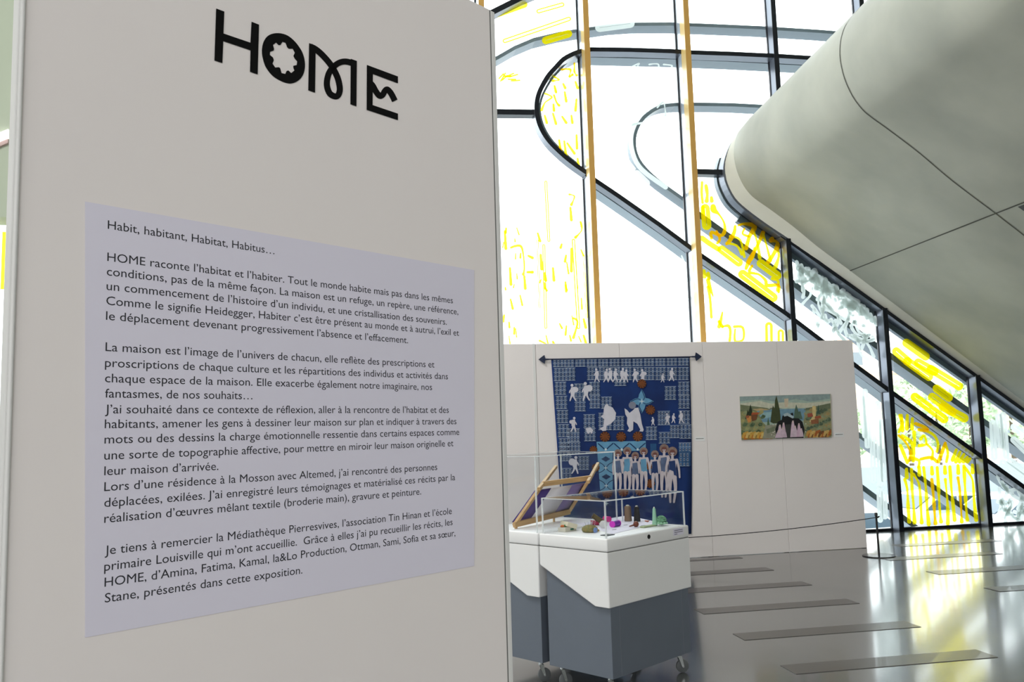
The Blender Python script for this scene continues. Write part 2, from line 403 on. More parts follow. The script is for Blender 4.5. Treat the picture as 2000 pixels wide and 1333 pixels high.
# ------------------------------------------------------------------ glass panes with their printed motifs
wn = 0
def pane(pix=None, uz=None):
    global wn
    wn += 1
    P = [fw(*q) for q in uz] if uz else [fac(x, y) for x, y in pix]
    b = MB(); b.prism([p + N * .006 for p in P], N * -.012, glass)
    return struct(b.build('window_%d' % wn))
class Film:
    def __init__(s, extra=1.5): s.mb = MB(); s.off = .012; s.ex = extra
    def stroke(s, pts, w, m=None, smooth=True):
        m = m or yel_film
        if isinstance(w, (list, tuple)) and smooth and len(pts) > 2:
            q = catmull([(x, y, ww) for (x, y), ww in zip(pts, w)], 4); pts = [(a, c) for a, c, _ in q]; w = [max(.6, d) for _, _, d in q]
        elif smooth and len(pts) > 2: pts = catmull(pts, 4)
        w = [v + s.ex for v in w] if isinstance(w, list) else w + s.ex
        for q in ribbon(pts, w): s.mb.add([fac(x, y, s.off) for x, y in q], [list(range(len(q)))], m)
        s.off += .0003
    def pill(s, a, c, w, m=None, slit=.13):
        m = m or yel_film; slit = .03 if slit < .2 else slit * .8; w += s.ex
        dx, dy = c[0] - a[0], c[1] - a[1]; l = math.hypot(dx, dy); tx, ty = dx / l, dy / l
        def ring(r):
            an = math.atan2(ty, tx); o = []
            for k in range(9): t = an - math.pi / 2 + math.pi * k / 8; o.append((c[0] + r * math.cos(t), c[1] + r * math.sin(t)))
            for k in range(9): t = an + math.pi / 2 + math.pi * k / 8; o.append((a[0] + r * math.cos(t), a[1] + r * math.sin(t)))
            return o
        R, r = ring(w / 2), ring(w / 2 * slit); n = len(R)
        vs = [fac(x, y, s.off) for x, y in R + r]
        s.mb.add(vs, [[i, (i + 1) % n, n + (i + 1) % n, n + i] for i in range(n)], m); s.off += .0003
    def drip(s, pts, w=4., m=None, blobs=True):
        n = len(pts) * 2 - 1; p = catmull(pts, 2) if len(pts) > 2 else pts
        ws = [w * random.uniform(.6, 1.5) for _ in p]; ws[-1] = w * 1.7; ws[0] = w * 1.2
        s.stroke(p, ws, m)
    def build(s, win, name='printed_film', label=None):
        return s.mb.build(name, win, label=label)
def zr(bx, by, sc, pts): return [(bx + x / sc, by + y / sc) for x, y in pts]

# bay left of the first ochre post
def uof(k, d=0): return G0[k] + d
a1 = [(1124, -120), (1129, 98)] + [p for p in nose_s if p[1] < 214 and p[0] < 1128] + [(1042, 220), (820, 214), (640, 204), (640, -120)]
w = pane(a1)
F = Film(.2)
F.pill((962, 31), (1024, 9), 13); F.pill((1052, 22), (1098, 9), 9, slit=.5); F.pill((986, 80), (1111, 37), 9, slit=.5); F.pill((1066, 79), (1110, 66), 15)
for i in range(9): F.stroke([(975 + i * 3, 156 + random.uniform(-8, 8)), (983 + i * 4, 150 + random.uniform(-8, 8))], 3)
F.build(w, label='yellow printed racetrack shapes')
w = pane([p for p in nose_s] + [(1144, 341), (1137, 200), (1129, 98)])
F = Film(.2)
for pts, m in (([(1097, 136), (1114, 136), (1112, 150), (1118, 146)], org_film), ([(1122, 124), (1122, 140), (1126, 147)], org_film), ([(1082, 150), (1092, 156), (1080, 158)], None),
               ([(1083, 168), (1086, 180)], org_film), ([(1065, 183), (1078, 190), (1065, 200), (1058, 215)], None), ([(1082, 186), (1087, 200), (1092, 206)], org_film), ([(1081, 204), (1082, 216)], org_film),
               ([(1100, 164), (1104, 172)], None), ([(1124, 160), (1128, 172)], None), ([(1103, 180), (1106, 198)], None), ([(1126, 194), (1124, 216)], None), ([(1064, 226), (1068, 240)], None), ([(1080, 222), (1086, 242)], None),
               ([(1098, 228), (1106, 240)], None), ([(1116, 226), (1118, 240)], None), ([(1092, 274), (1096, 300)], org_film), ([(1102, 276), (1106, 306)], None), ([(1108, 280), (1122, 300)], None), ([(1126, 264), (1127, 290)], None), ([(1128, 310), (1130, 322)], None)):
    F.drip(pts, 3.4, m)
F.build(w, label='small yellow and orange printed marks')
a3 = [(640, 226), (850, 230), (1042, 226)] + [p for p in nose_s if p[1] > 226] + [(1148, 350), (1163, 1100), (640, 1110)]
w = pane(a3)
F = Film(.2)
for x0, y0, x1, y1, ww in ((1066, 356, 1072, 470, 6), (1062, 480, 1066, 640, 6), (1120, 470, 1130, 640, 7), (1050, 470, 1054, 600, 4), (1140, 500, 1146, 620, 4)): F.pill((x0, y0), (x1, y1), ww, slit=.35)
for pts, m in (([(1112, 380), (1122, 384), (1116, 400)], None), ([(1134, 434), (1136, 450), (1124, 464)], org_film), ([(1114, 406), (1116, 430)], None), ([(986, 452), (988, 486)], None), ([(998, 484), (1018, 482), (1024, 520), (1022, 536)], None),
               ([(1032, 500), (1040, 504)], None), ([(1116, 486), (1116, 530)], None), ([(996, 524), (998, 556)], None), ([(1080, 524), (1082, 548)], None), ([(1056, 498), (1058, 526)], None), ([(1030, 532), (1040, 532)], org_film), ([(1120, 622), (1128, 630), (1120, 660)], None),
               ([(1140, 624), (1144, 640)], None), ([(1140, 656), (1146, 676)], None), ([(1054, 666), (1066, 672), (1074, 680)], None), ([(1080, 668), (1086, 680)], None), ([(1024, 540), (1026, 564)], None), ([(1064, 534), (1066, 548)], None)):
    F.drip(pts, 3.6, m)
for i in range(34):
    x = random.uniform(984, 1140); y = random.uniform(440, 660); F.drip([(x, y), (x + random.uniform(-3, 5), y + random.uniform(4, 22))], random.uniform(1.5, 3.5))
F.build(w, label='faint yellow printed drips')
# bay between the ochre posts
w = pane([(1124, -120), (1129, 96), (1231, 97), (1316, 99), (1306, -120)])
F = Film(.2); F.pill((1182, 21), (1290, 12), 9, wht_film, .4); F.pill((1171, 54), (1231, 46), 17, wht_film, .08); F.build(w, label='white etched racetrack shapes')
w = pane([(1129, 97), (1231, 98), (1315.5, 100), (1349, 484), (1288, 440), (1210, 384), (1146, 344)])
F = Film(.2)
for r, o in ((0, 0),): 
    F.stroke([(1312, 196), (1280, 204), (1250, 226), (1233, 262), (1236, 300), (1254, 332), (1300, 366)], 9, wht_film)
    F.stroke([(1258, 240), (1226, 250), (1222, 300), (1240, 330)], 4, wht_film)
F.pill((1244, 340), (1262, 358), 15, wht_film, .1); F.pill((1236, 364), (1300, 408), 12, wht_film, .4)
for pts in ([(1204, 150), (1216, 140), (1248, 124), (1242, 134), (1256, 140)], [(1230, 144), (1240, 150)], [(1268, 126), (1286, 126), (1284, 146)], [(1296, 126), (1312, 128), (1310, 134)], [(1282, 156), (1286, 168)], [(1314, 152), (1316, 160)], [(1272, 172), (1276, 184)], [(1284, 210), (1296, 200), (1300, 224)], [(1300, 226), (1278, 234), (1296, 244), (1302, 254)], [(1310, 226), (1314, 244)], [(1304, 252), (1318, 250)], [(1306, 282), (1318, 282), (1312, 290)], [(1290, 282), (1296, 304)], [(1170, 272), (1186, 254)], [(1166, 296), (1188, 296), (1176, 312)], [(1170, 335), (1182, 338)]):
    F.drip(pts, 2.6, wht_film)
F.build(w, label='white etched figures and rings')
w = pane([(1146, 352), (1210, 388), (1288, 443), (1349, 488), (1372, 1090), (1166, 1100)])
F = Film(.2)
for i in range(26):
    x = random.uniform(1180, 1345); y = random.uniform(560, 660); F.drip([(x, y), (x + random.uniform(-3, 4), y + random.uniform(4, 16))], random.uniform(1.5, 3), wht_film)
for i in range(8): F.drip([(1334 + random.uniform(-4, 6), 500 + i * 18), (1338 + random.uniform(-4, 6), 512 + i * 18)], 2.4, wht_film)
for i in range(5): F.pill((1180 + i * 28, 406 + i * 20), (1182 + i * 28, 420 + i * 20), 8, wht_film, .1)
F.build(w, label='faint white etched marks')
# bay right of the second ochre post
w = pane([(1306, -120), (1316, 100), (1432, 105), (1497, 108), (1484, -120)])
w = pane([(1316, 101), (1432, 106), (1497, 109), (1512, 330), (1402, 336), (1338, 332)])
w = pane([(1338, 334), (1403, 337), (1408, 370), (1424, 400), (1448, 424), (1490, 455), (1527, 480), (1535, 610), (1450, 553), (1371, 500), (1350, 482)])
F = Film(); Q = lambda *p: zr(1340, 330, 3.03, p)
F.stroke(Q((95, 80), (92, 140), (98, 200)), 4); F.drip(Q((118, 100), (125, 150), (122, 190)), 4.5); F.drip(Q((150, 170), (152, 190)), 4)
F.pill(*Q((113, 235), (122, 335)), 17, slit=.1); F.stroke(Q((100, 225), (108, 300)), 5)
for pts, m, ww in ((((160, 225), (165, 245), (195, 270), (225, 320), (228, 370), (205, 395), (150, 375), (150, 410)), org_film, [10, 11, 3, 3, 6, 5, 5, 5]),
                   (((290, 340), (285, 375), (262, 420), (240, 445)), org_film, [4, 6, 7, 4]), (((240, 440), (300, 455), (330, 505)), yel_film, [4, 3, 5]), (((262, 400), (320, 420), (345, 520)), yel_film, [4, 3, 4]),
                   (((310, 335), (350, 325), (405, 342), (375, 400), (355, 470)), org_film, [3, 4, 9, 6, 7]), (((345, 355), (335, 385), (370, 400)), org_film, [3, 3, 4]), (((395, 360), (420, 430), (436, 525)), yel_film, [4, 3, 6]),
                   (((455, 378), (440, 415), (410, 480), (375, 540), (355, 590)), org_film, [7, 6, 5, 8, 5]), (((455, 385), (475, 450), (500, 545)), yel_film, [4, 2.5, 5]), (((510, 412), (500, 425), (535, 430), (540, 460), (515, 510), (488, 550)), org_film, [6, 6, 4, 8, 6, 8]),
                   (((540, 470), (548, 520), (530, 578)), yel_film, [4, 3.5, 8]), (((405, 470), (395, 520), (370, 550)), yel_film, [4, 5, 6]), (((390, 575), (375, 612), (430, 625), (470, 660), (480, 690), (545, 690), (548, 730)), org_film, [4, 5, 3, 5, 6, 5, 4]), (((510, 650), (545, 665), (540, 720)), yel_film, [5, 4, 5]), (((180, 370), (200, 415), (185, 440)), org_film, [3, 4, 4])):
    F.stroke(Q(*pts), ww, m)
F.stroke(Q((95, 410), (135, 440), (190, 475)), 9); F.pill(*Q((210, 478), (312, 555)), 15, slit=.06); F.pill(*Q((442, 560), (540, 632)), 15, slit=.08); F.pill(*Q((335, 625), (515, 762)), 17, slit=.1)
F.build(w, label='yellow and orange printed figures and bars')
w = pane([(1351, 490), (1371, 506), (1450, 559), (1536, 617), (1550, 1075), (1374, 1088)])
F = Film(); Q = lambda *p: zr(1340, 330, 3.03, p)
for pts, m, ww in ((((105, 605), (110, 640)), yel_film, 6), (((130, 620), (135, 650)), yel_film, 6), (((130, 660), (140, 700), (160, 755)), org_film, [7, 6, 1]), (((130, 700), (142, 770), (150, 880)), yel_film, [5, 4, 4]), (((215, 850), (205, 900), (195, 935)), yel_film, [2, 5, 6]), (((195, 905), (215, 935)), org_film, 5),
                   (((215, 935), (250, 930), (262, 960), (258, 1020)), yel_film, [2, 5, 4, 4]), (((285, 935), (335, 940), (338, 1010), (290, 1020), (290, 950)), yel_film, [4, 4, 3, 4, 2])): F.stroke(Q(*pts), ww, m)
F.pill(*Q((490, 930), (492, 1060)), 14, slit=.3); F.pill(*Q((560, 970), (562, 1060)), 12, slit=.3); F.build(w, label='yellow printed drips and loops')
# bay under the ramp, third
w = pane([(1498, -120), (1500, 108), (1700, 119), (1690, -120)])
w = pane([(1500, 109), (1700, 120), (1722, 596), (1528, 457), (1513, 330)])
w = pane([(1529, 480), (1549, 492), (1640, 555), (1728, 617), (1738, 762), (1674, 716), (1607, 668), (1536, 614)])
def strands(F, poly, n, m, seed, wmin=2.4, wmax=5.5, L=46):
    rnd = random.Random(seed)
    def inside(x, y):
        c = False
        for i in range(len(poly)):
            (x0, y0), (x1, y1) = poly[i], poly[i - 1]
            if (y0 > y) != (y1 > y) and x < (x1 - x0) * (y - y0) / (y1 - y0) + x0: c = not c
        return c
    xs = [p[0] for p in poly]; ys = [p[1] for p in poly]; k = 0; tries = 0
    while k < n and tries < 4000:
        tries += 1
        x = rnd.uniform(min(xs), max(xs)); y = rnd.uniform(min(ys), max(ys)); pts = [(x, y)]; ang = rnd.uniform(.9, 2.2); bend = rnd.uniform(-.5, .5)
        for _ in range(3):
            ang += bend + rnd.uniform(-.5, .5); x += L / 3 * math.cos(ang); y += L / 3 * math.sin(ang); pts.append((x, y))
        if all(inside(*p) for p in pts):
            ws = [rnd.uniform(wmin, wmax) for _ in pts]; ws[0] = wmax; ws[-1] = wmax * 1.1
            F.stroke(pts, ws, m); k += 1
F = Film(); poly = [(1552, 500), (1640, 562), (1714, 614), (1724, 740), (1674, 704), (1612, 658), (1560, 622)]
top = [(1553, 503), (1600, 534), (1650, 570), (1700, 606), (1714, 618), (1716, 650), (1650, 604), (1600, 570), (1556, 548)]
strands(F, poly, 34, wht_film, 3); strands(F, top, 30, wht_film, 5, 4, 9, 24)
for i in range(18):
    x = 1556 + i * 9; y = 512 + i * 6.4; F.drip([(x, y), (x + 3, y + 12)], 5, wht_film)
F.build(w, label='white etched tangle of figures')
w = pane([(1536, 626), (1607, 674), (1674, 722), (1741, 772), (1741, 1040), (1560, 1060)])
F = Film(); Q = lambda *p: zr(1640, 640, 3.03, p)
for i, (x0, y0, x1, y1) in enumerate(((150, 380, 165, 700), (190, 450, 200, 910), (225, 450, 240, 930), (250, 560, 262, 900), (235, 960, 240, 1140), (265, 980, 268, 1120), (130, 420, 150, 640))):
    F.pill(*Q((x0, y0), (x1, y1)), 10, wht_film, .15)
F.build(w, label='white etched upright bars')
# fourth bay
w = pane([(1739, 628), (1840, 700), (1902, 744), (1909, 880), (1749, 771)])
F = Film()
for a, c in (((395, 92), (508, 172)), ((335, 142), (402, 200)), ((400, 200), (528, 292)), ((465, 208), (560, 262)), ((540, 246), (706, 348)), ((575, 362), (645, 415)), ((445, 412), (618, 543)), ((547, 412), (668, 500)), ((610, 470), (738, 538))):
    F.pill(*Q(a, c), 15.5, slit=.1)
F.build(w, label='yellow printed racetrack bars')
w = pane([(1741, 783), (1749, 788), (1909, 900), (1914, 1031), (1740, 1040)])
F = Film()
for pts in (((385, 900), (400, 960), (405, 1060), (412, 1150)), ((425, 840), (428, 950), (437, 1050), (443, 1155)), ((437, 870), (470, 930), (480, 1050), (485, 1155)), ((497, 830), (510, 950), (517, 1060), (527, 1165)), ((545, 900), (555, 1000), (560, 1080), (567, 1160)), ((577, 830), (585, 950), (592, 1070), (600, 1150)), ((625, 900), (635, 1000), (640, 1080), (640, 1160)), ((652, 825), (660, 940), (670, 1040), (680, 1140)), ((700, 890), (710, 960), (718, 1060), (722, 1150)), ((735, 820), (742, 950), (748, 1060), (755, 1140)), ((740, 830), (785, 900), (795, 1020), (808, 1140))):
    F.drip(Q(*pts), 4.1, org_film if pts[0][0] in (545, 700) else None)
for x, y0, y1 in ((395, 840, 888), (470, 825, 872), (545, 828, 866), (622, 825, 862), (700, 818, 862), (785, 815, 858)): F.drip(Q((x, y0), (x + 2, y1)), 4)
for a, c in (((690, 725), (668, 785)), ((712, 738), (688, 795)), ((735, 752), (710, 795)), ((755, 768), (733, 795)), ((772, 778), (755, 795)), ((400, 520), (398, 600)), ((430, 540), (428, 600)), ((365, 520), (372, 610))): F.drip(Q(a, c), 3.8)
for pts, m in ((((625, 685), (605, 740), (585, 795)), org_film), (((625, 690), (640, 740), (632, 795)), yel_film), (((355, 520), (370, 570), (350, 620)), yel_film), (((450, 570), (500, 590), (520, 610), (470, 605)), org_film), (((510, 610), (560, 640), (582, 690), (575, 735)), yel_film), (((480, 660), (500, 640), (512, 690), (470, 700)), yel_film), (((350, 640), (390, 680), (420, 740), (410, 790)), org_film), (((370, 640), (430, 690), (435, 790)), yel_film), (((440, 620), (445, 700)), yel_film), (((515, 690), (550, 730), (545, 780)), yel_film), (((430, 775), (470, 790), (465, 830)), yel_film), (((480, 780), (540, 770), (575, 795)), org_film), (((360, 700), (380, 750), (400, 800)), yel_film)):
    F.stroke(Q(*pts), [4.2 * random.uniform(.7, 1.5) for _ in pts], m)
F.build(w, label='yellow and orange printed drips')
# fifth bay, at the right edge of the photo
w = pane([(1909, 752), (2000, 816), (2110, 894), (2120, 1030), (2000, 948), (1914, 884)])
F = Film()
for a, c in (((905, 565), (915, 770)), ((940, 530), (955, 700)), ((968, 520), (985, 760)), ((1030, 590), (1120, 650)), ((1030, 665), (1130, 760)), ((965, 800), (1110, 905)), ((1010, 790), (1130, 880))): F.pill(*Q(a, c), 12, wht_film, .12)
F.build(w, label='white etched racetrack bars')
w = pane([(1914, 901), (2000, 962), (2120, 1046), (2120, 1014), (1942, 1028), (1914, 1030)]) if False else pane([(1912, 900), (2000, 962), (2080, 1018), (1915, 1030)])
F = Film(); strands(F, [(1944, 925), (2000, 966), (2070, 1015), (1948, 1022)], 26, wht_film, 11, 3, 6, 30); F.build(w, label='white etched swirling strands')
# glazing that runs on behind the panel to the left
for k in range(1, 8):
    uu1, uu0 = G0['m%d' % k] if k > 0 else 0, G0['m%d' % k] - sp_
    right = G0['m%d' % k]
    if right > fu(640, 500)[0]: right = min(right, fu(640, 500)[0])
    if uu0 < -15.5: break
    w = pane(uz=[(uu0, 0.03), (right, .03), (right, zb), (uu0, zb)])
    if k in (3, 4, 5, 6, 7):
        F = Film()
        for i in range(6):
            uu = uu0 + .15 + i * .2; zz = random.uniform(2.6, zb - .2)
            q = [fw(uu, zz, .02), fw(uu + .09, zz, .02), fw(uu + .09, zz + .7, .02), fw(uu, zz + .7, .02)]
            F.mb.add(q, [[0, 1, 2, 3]], yel_film)
        F.build(w, label='yellow printed bars')

# ------------------------------------------------------------------ concrete ramp over the right half
E = ray(848, 828); E.z = 0; E.normalize()           # runs away from the viewer
VPX, VPY, KS = 848, 828, .711
Bpx = [(1980, -88), (1900, -84), (1850, -78), (1800, -66), (1755, -45), (1722, -20), (1702, 3), (1686.5, 22), (1677, 43), (1672, 68), (1672, 98), (1680, 135), (1696, 171), (1716, 198), (1736, 215), (1769, 238), (1835, 287), (1901, 341.6), (1988.5, 406)]
Apx = [(VPX + KS * (x - VPX), VPY + KS * (y - VPY)) for x, y in Bpx]
OA = .30
A2 = [fu(x, y, OA) for x, y in catmull(Apx, 3)]
# straight soffit on down to the floor
l0 = A2[-1]; sl = (fu(2000, 785, OA)[1] - l0[1]) / (fu(2000, 785, OA)[0] - l0[0])
zf = 0.0; A2.append((l0[0] + (zf - l0[1]) / sl, zf))
ue = 7.3
if A2[-1][0] < ue: A2.append((ue, 0))
A2 = A2 + [(A2[-1][0], A2[0][1])]
ratio = KS
pa = fw(*fu(1660, 525, OA), OA)
depthA = (fac(1660, 525, OA) - CAM).dot(N * -1)
LB = depthA * (1 - KS) / abs(E.dot(N))
ramp = thing('concrete_ramp', tuple(fw(4.2, 0, 2)), 'smooth grey concrete ramp with rounded nose overhanging the right of the hall', 'ramp')
# near end: long enough to pass beyond the frame
LN = 9.0
b = MB(); b.prism([fw(u, z, OA) for u, z in A2], E * -LN, concrete); b.build('shell', ramp, smooth=True)
joint = mat('dark sealant joint', (84, 84, 76), .8, var=.1, scale=20)
def strip_on_section(l0, l1, m, name, out=.002):
    mb = MB(); n = len(A2) - 2; vs = []
    for i in range(n):
        a = A2[max(i - 1, 0)]; c = A2[min(i + 1, n - 1)]; dx, dz = c[0] - a[0], c[1] - a[1]; l = math.hypot(dx, dz)
        nx, nz = -dz / l * -1, dx / l * -1
        # outward = away from the inside of the section (left / below)
        nx, nz = (dz / l, -dx / l)
        if nx * (A2[i][0] - 6) + nz * (A2[i][1] - 6) < 0: nx, nz = -nx, -nz
        p = (A2[i][0] + nx * out, A2[i][1] + nz * out)
        vs += [fw(*p, OA) - E * l0, fw(*p, OA) - E * l1]
    mb.add(vs, [(2 * i, 2 * i + 1, 2 * i + 3, 2 * i + 2) for i in range(n - 1)], m)
    return mb.build(name, ramp, smooth=True)
strip_on_section(LB - .008, LB + .008, joint, 'joint', .003)
p1 = fac(1660, 525, OA); uu, zz = fu(1660, 525, OA)
dn = Vector((sl, 0, -1)).normalized() if sl < 0 else Vector((-sl, 0, -1)).normalized()
dirs = (U + Z * sl).normalized()
mb = MB(); nrm = dirs.cross(E).normalized(); nrm = nrm if nrm.z < 0 else -nrm
o = p1 + nrm * .003
zline = l0[1] + (uu - l0[0]) * sl; o.z += (zline - zz)
mb.add([o - dirs * .008, o + dirs * .008, o + dirs * .008 - E * LN, o - dirs * .008 - E * LN], [(0, 1, 2, 3)], joint); mb.build('joint', ramp)
# small dark recess where the joints cross
rp = lambda x, y: onp(x, y, o, nrm) + nrm * .003; mb = MB(); mb.add([rp(1988, 404), rp(2004, 398), rp(2040, 440), rp(1990, 405)], [(0, 1, 2, 3)], black_plastic); mb.build('recess', ramp, label='small black recess where the joints cross')
# plaster collar between ramp and glazing frame
M2uz = [fu(x, y, 0) for x, y in M2s if x < 1505] + [fu(x, y, .17) for x, y in M2d[1:]]
def near_m2(p):
    best = None
    for a_, c_ in zip(M2uz[:-1], M2uz[1:]):
        dx, dz = c_[0] - a_[0], c_[1] - a_[1]; t = max(0, min(1, ((p[0] - a_[0]) * dx + (p[1] - a_[1]) * dz) / (dx * dx + dz * dz))); q_ = (a_[0] + dx * t, a_[1] + dz * t)
        d_ = math.hypot(q_[0] - p[0], q_[1] - p[1])
        if best is None or d_ < best[0]: best = (d_, q_)
    return best[1]
mb = MB(); vs = []; AD = A2[:-2]; last = AD[-1]; AD = AD + [(last[0] + (A2[-2][0] - last[0]) * k / 12, last[1] + (A2[-2][1] - last[1]) * k / 12) for k in range(1, 13)]; n = len(AD)
for i in range(n):
    vs += [fw(*AD[i], OA + .002), fw(*near_m2(AD[i]), .150)]
mb.add(vs, [(2 * i, 2 * i + 1, 2 * i + 3, 2 * i + 2) for i in range(n - 1)], plaster); mb.build('collar', ramp, smooth=True, label='cream plaster collar')

# ------------------------------------------------------------------ floor grilles (flush metal strips)
ga = .174; gu = Vector((math.cos(ga), math.sin(ga), 0)); gv = Vector((-gu.y, gu.x, 0))
grilles = []
def grille(px, py, label, ln=1.37, wd=.2):
    p = onz(px, py, 0)   # back-left corner
    b = MB(); q = p - gv * wd
    b.box((q.x, q.y, .0005), gu * ln, gv * wd, (0, 0, .0025), strip_m)
    o = b.build('floor_grille')
    for s in range(2): 
        pass
    return tag(o, label, 'grille', 'flush metal floor grilles')
grille(1524, 1301, 'nearest flush floor grille, at the bottom right front of the floor')
grille(1431, 1239, 'flush floor grille second from the front in the left column, right of the showcase')
grille(1356, 1191, 'flush floor grille third from the front, its left end beside the showcase body')
p3 = onz(1356, 1191, 0)
for k, lab in ((1, 'flush floor grille fourth from the front, left end hidden behind the showcase'), (2, 'flush floor grille fifth from the front, just before the display wall'), (3, 'flush floor grille touching the foot of the white display wall')):
    p = p3 + Vector((-.092 * k, .872 * k, 0)); b = MB(); q = p - gv * .2
    b.box((q.x, q.y, .0005), gu * 1.37, gv * (.2 if k < 3 else .12), (0, 0, .0025), strip_m); tag(b.build('floor_grille'), lab, 'grille', 'flush metal floor grilles')
grille(1921, 1149, 'right-hand flush floor grille cut by the right edge of the photo, nearest of its column')
grille(1808, 1117, 'right-hand flush floor grille with window reflections, second of its column')
grille(1718, 1091, 'flush floor grille starting under the barrier post base')
grille(1739, 1065, 'flush floor grille farthest right, closest to the yellow printed window')

# ------------------------------------------------------------------ white display wall
WA = .174; WU = Vector((math.cos(WA), math.sin(WA), 0)); WN = Vector((math.sin(WA), -math.cos(WA), 0))
WP = onz(1694, 1071, 0)
def wal(x, y, off=0.): return onp(x, y, WP + WN * off, WN)
def wu(x, y): return (wal(x, y) - WP).dot(WU)
def ww_(u, z, off=0.): return WP + WU * u + WN * off + Z * z
WH = 2.5
wall = thing('display_wall', tuple(ww_(-1.5, 0, -.03)), 'freestanding white display wall of upright panels carrying tapestry and painting', 'partition')
seams = [wu(1049, 780), wu(1213, 760), wu(1376, 760), wu(1525, 800), 0]
seams = [seams[0] - 1.9, seams[0] - .96] + seams
for i in range(len(seams) - 1):
    a, c = seams[i], seams[i + 1]; b = MB(); b.box(ww_(a + .0015, .004, -.06), WU * (c - a - .003), WN * .06, Z * (WH - .004), white_wall, .003); b.build('panel', wall)
for i in range(len(seams)):
    b = MB(); b.box(ww_(seams[i] - (.05 if i else 0), 0, -.05), WU * .05, WN * .04, Z * .004, black_plastic); b.build('foot', wall)
b = MB(); b.box(ww_(seams[2] - .035, .012, .0005), WU * .03, WN * .004, Z * (WH - .012), white_trim); b.build('joint_strip', wall)

# tapestry
T = lambda x, y, off: wal(1030 + x / 3.332, 660 + y / 3.332, off)
tap = thing('tapestry', tuple(T(610, 700, 0)), 'indigo blue patchwork tapestry with white silhouettes hung from a rod on the display wall', 'tapestry')
indigo = mat('indigo cloth', (16, 54, 118), .9, var=.25, scale=3, rgb2=(10, 36, 88)); mid_blue = mat('mid blue cloth', (44, 96, 150), .9, var=.2, scale=6)
b = MB()
nx, ny = 18, 24; vs = []
def edge(t):   # left and right border in zoom coordinates at fraction t
    y0, y1 = 140, 1278
    return 155 + t * 78, 1055 + 12 * math.sin(t * 2.6) + t * 6, 140 + t * (y1 - y0), 125 + t * 1153
for j in range(ny + 1):
    t = j / ny; xl, xr, yl, yr = edge(t)
    for i in range(nx + 1):
        s = i / nx; vs.append(T(xl + (xr - xl) * s, yl + (yr - yl) * s, .018 + .006 * math.sin(s * 9 + t * 3) * t))
m0 = len(b.v)
b.add(vs, [(j * (nx + 1) + i, (j + 1) * (nx + 1) + i, (j + 1) * (nx + 1) + i + 1, j * (nx + 1) + i + 1) for j in range(ny) for i in range(nx)], indigo)
cl = b.build('cloth', tap, smooth=True)
sm = cl.modifiers.new('thickness', 'SOLIDIFY'); sm.thickness = .004; sm.offset = 0
TO = .0285
class Print:
    def __init__(s, off=TO): s.mb = MB(); s.o = off
    def poly(s, pts, m, d=0.):
        s.mb.flat([[T(x, y, s.o + d) for x, y in pts]], m)
    def rect(s, x, y, w, h, m, d=0., sk=0.): s.poly([(x, y), (x + w, y - w * .012), (x + w + sk * h, y + h - w * .012), (x + sk * h, y + h)], m, d)
    def disc(s, x, y, r, m, d=0., n=16): s.poly([(x + r * math.cos(2 * math.pi * k / n), y + r * math.sin(2 * math.pi * k / n)) for k in range(n)], m, d)
    def stroke(s, pts, w, m, d=0.):
        if len(pts) > 2: 
            if isinstance(w, list): q = catmull([(*p, a) for p, a in zip(pts, w)], 3); pts = [(a, c) for a, c, _ in q]; w = [max(1, e) for _, _, e in q]
            else: pts = catmull(pts, 3)
        for q in ribbon(pts, w): s.mb.add([T(x, y, s.o + d) for x, y in q], [list(range(len(q)))], m)
print_l = mat('pale blue print', (184, 200, 220), .9, var=.12, scale=14); print_d = mat('slate blue print', (52, 78, 122), .9, var=.2, scale=14); win_d = mat('navy print', (16, 30, 70), .9)
P = Print()
tiles = [(160 + i * 74.5, 143 - i * .9, 70, 48) for i in range(12)] + [(166, 198, 70, 84), (242, 196, 70, 84)] + [(388 + i * 74, 192, 70, 84) for i in range(9)]
tiles += [(170, 288 + k * 92, 74, 84) for k in range(5)] + [(305, 300, 72, 86), (307, 392, 72, 88), (402, 288, 70, 84), (404, 376, 70, 84), (480, 385, 70, 78), (365, 500, 75, 86), (260, 592, 80, 86), (370, 590, 75, 84), (462, 490, 88, 112), (556, 512, 74, 90), (770, 580, 74, 86), (848, 478, 80, 92), (893, 317, 75, 88), (980, 287, 74, 86), (982, 376, 74, 86), (984, 475, 74, 86), (855, 615, 75, 74), (927, 570, 64, 84), (992, 566, 74, 92), (215, 682, 130, 56), (566, 270, 78, 44), (985, 684, 80, 58), (988, 750, 66, 88), (332, 772, 70, 88), (212, 850, 74, 70), (200, 745, 80, 60)]
for x, y, w, h in tiles:
    x = max(x, 160 + 78 * (y + h - 140) / 1138 + 3)
    P.rect(x, y, w, h, print_d, 0); nr, nc = max(2, int(h / 26)), max(2, int(w / 20))
    for r in range(nr + 1): P.rect(x, y + r * (h - 3) / nr, w, 2.6, print_l, .0006)
    for r in range(nr):
        for c in range(nc):
            cx = x + (c + .5) * w / nc; cy = y + (r + .5) * h / nr
            P.rect(cx - 5.5, cy - h / nr * .30, 11, h / nr * .62, print_l, .0008); P.rect(cx - 4, cy - h / nr * .22, 3.6, h / nr * .46, win_d, .0012); P.rect(cx + .6, cy - h / nr * .22, 3.6, h / nr * .46, win_d, .0012)
P.mb.build('printed_buildings', tap, label='pale blue prints of apartment blocks')
silw = mat('white applique cloth', (214, 212, 222), .9, var=.06, scale=10)
P = Print(TO + .002)
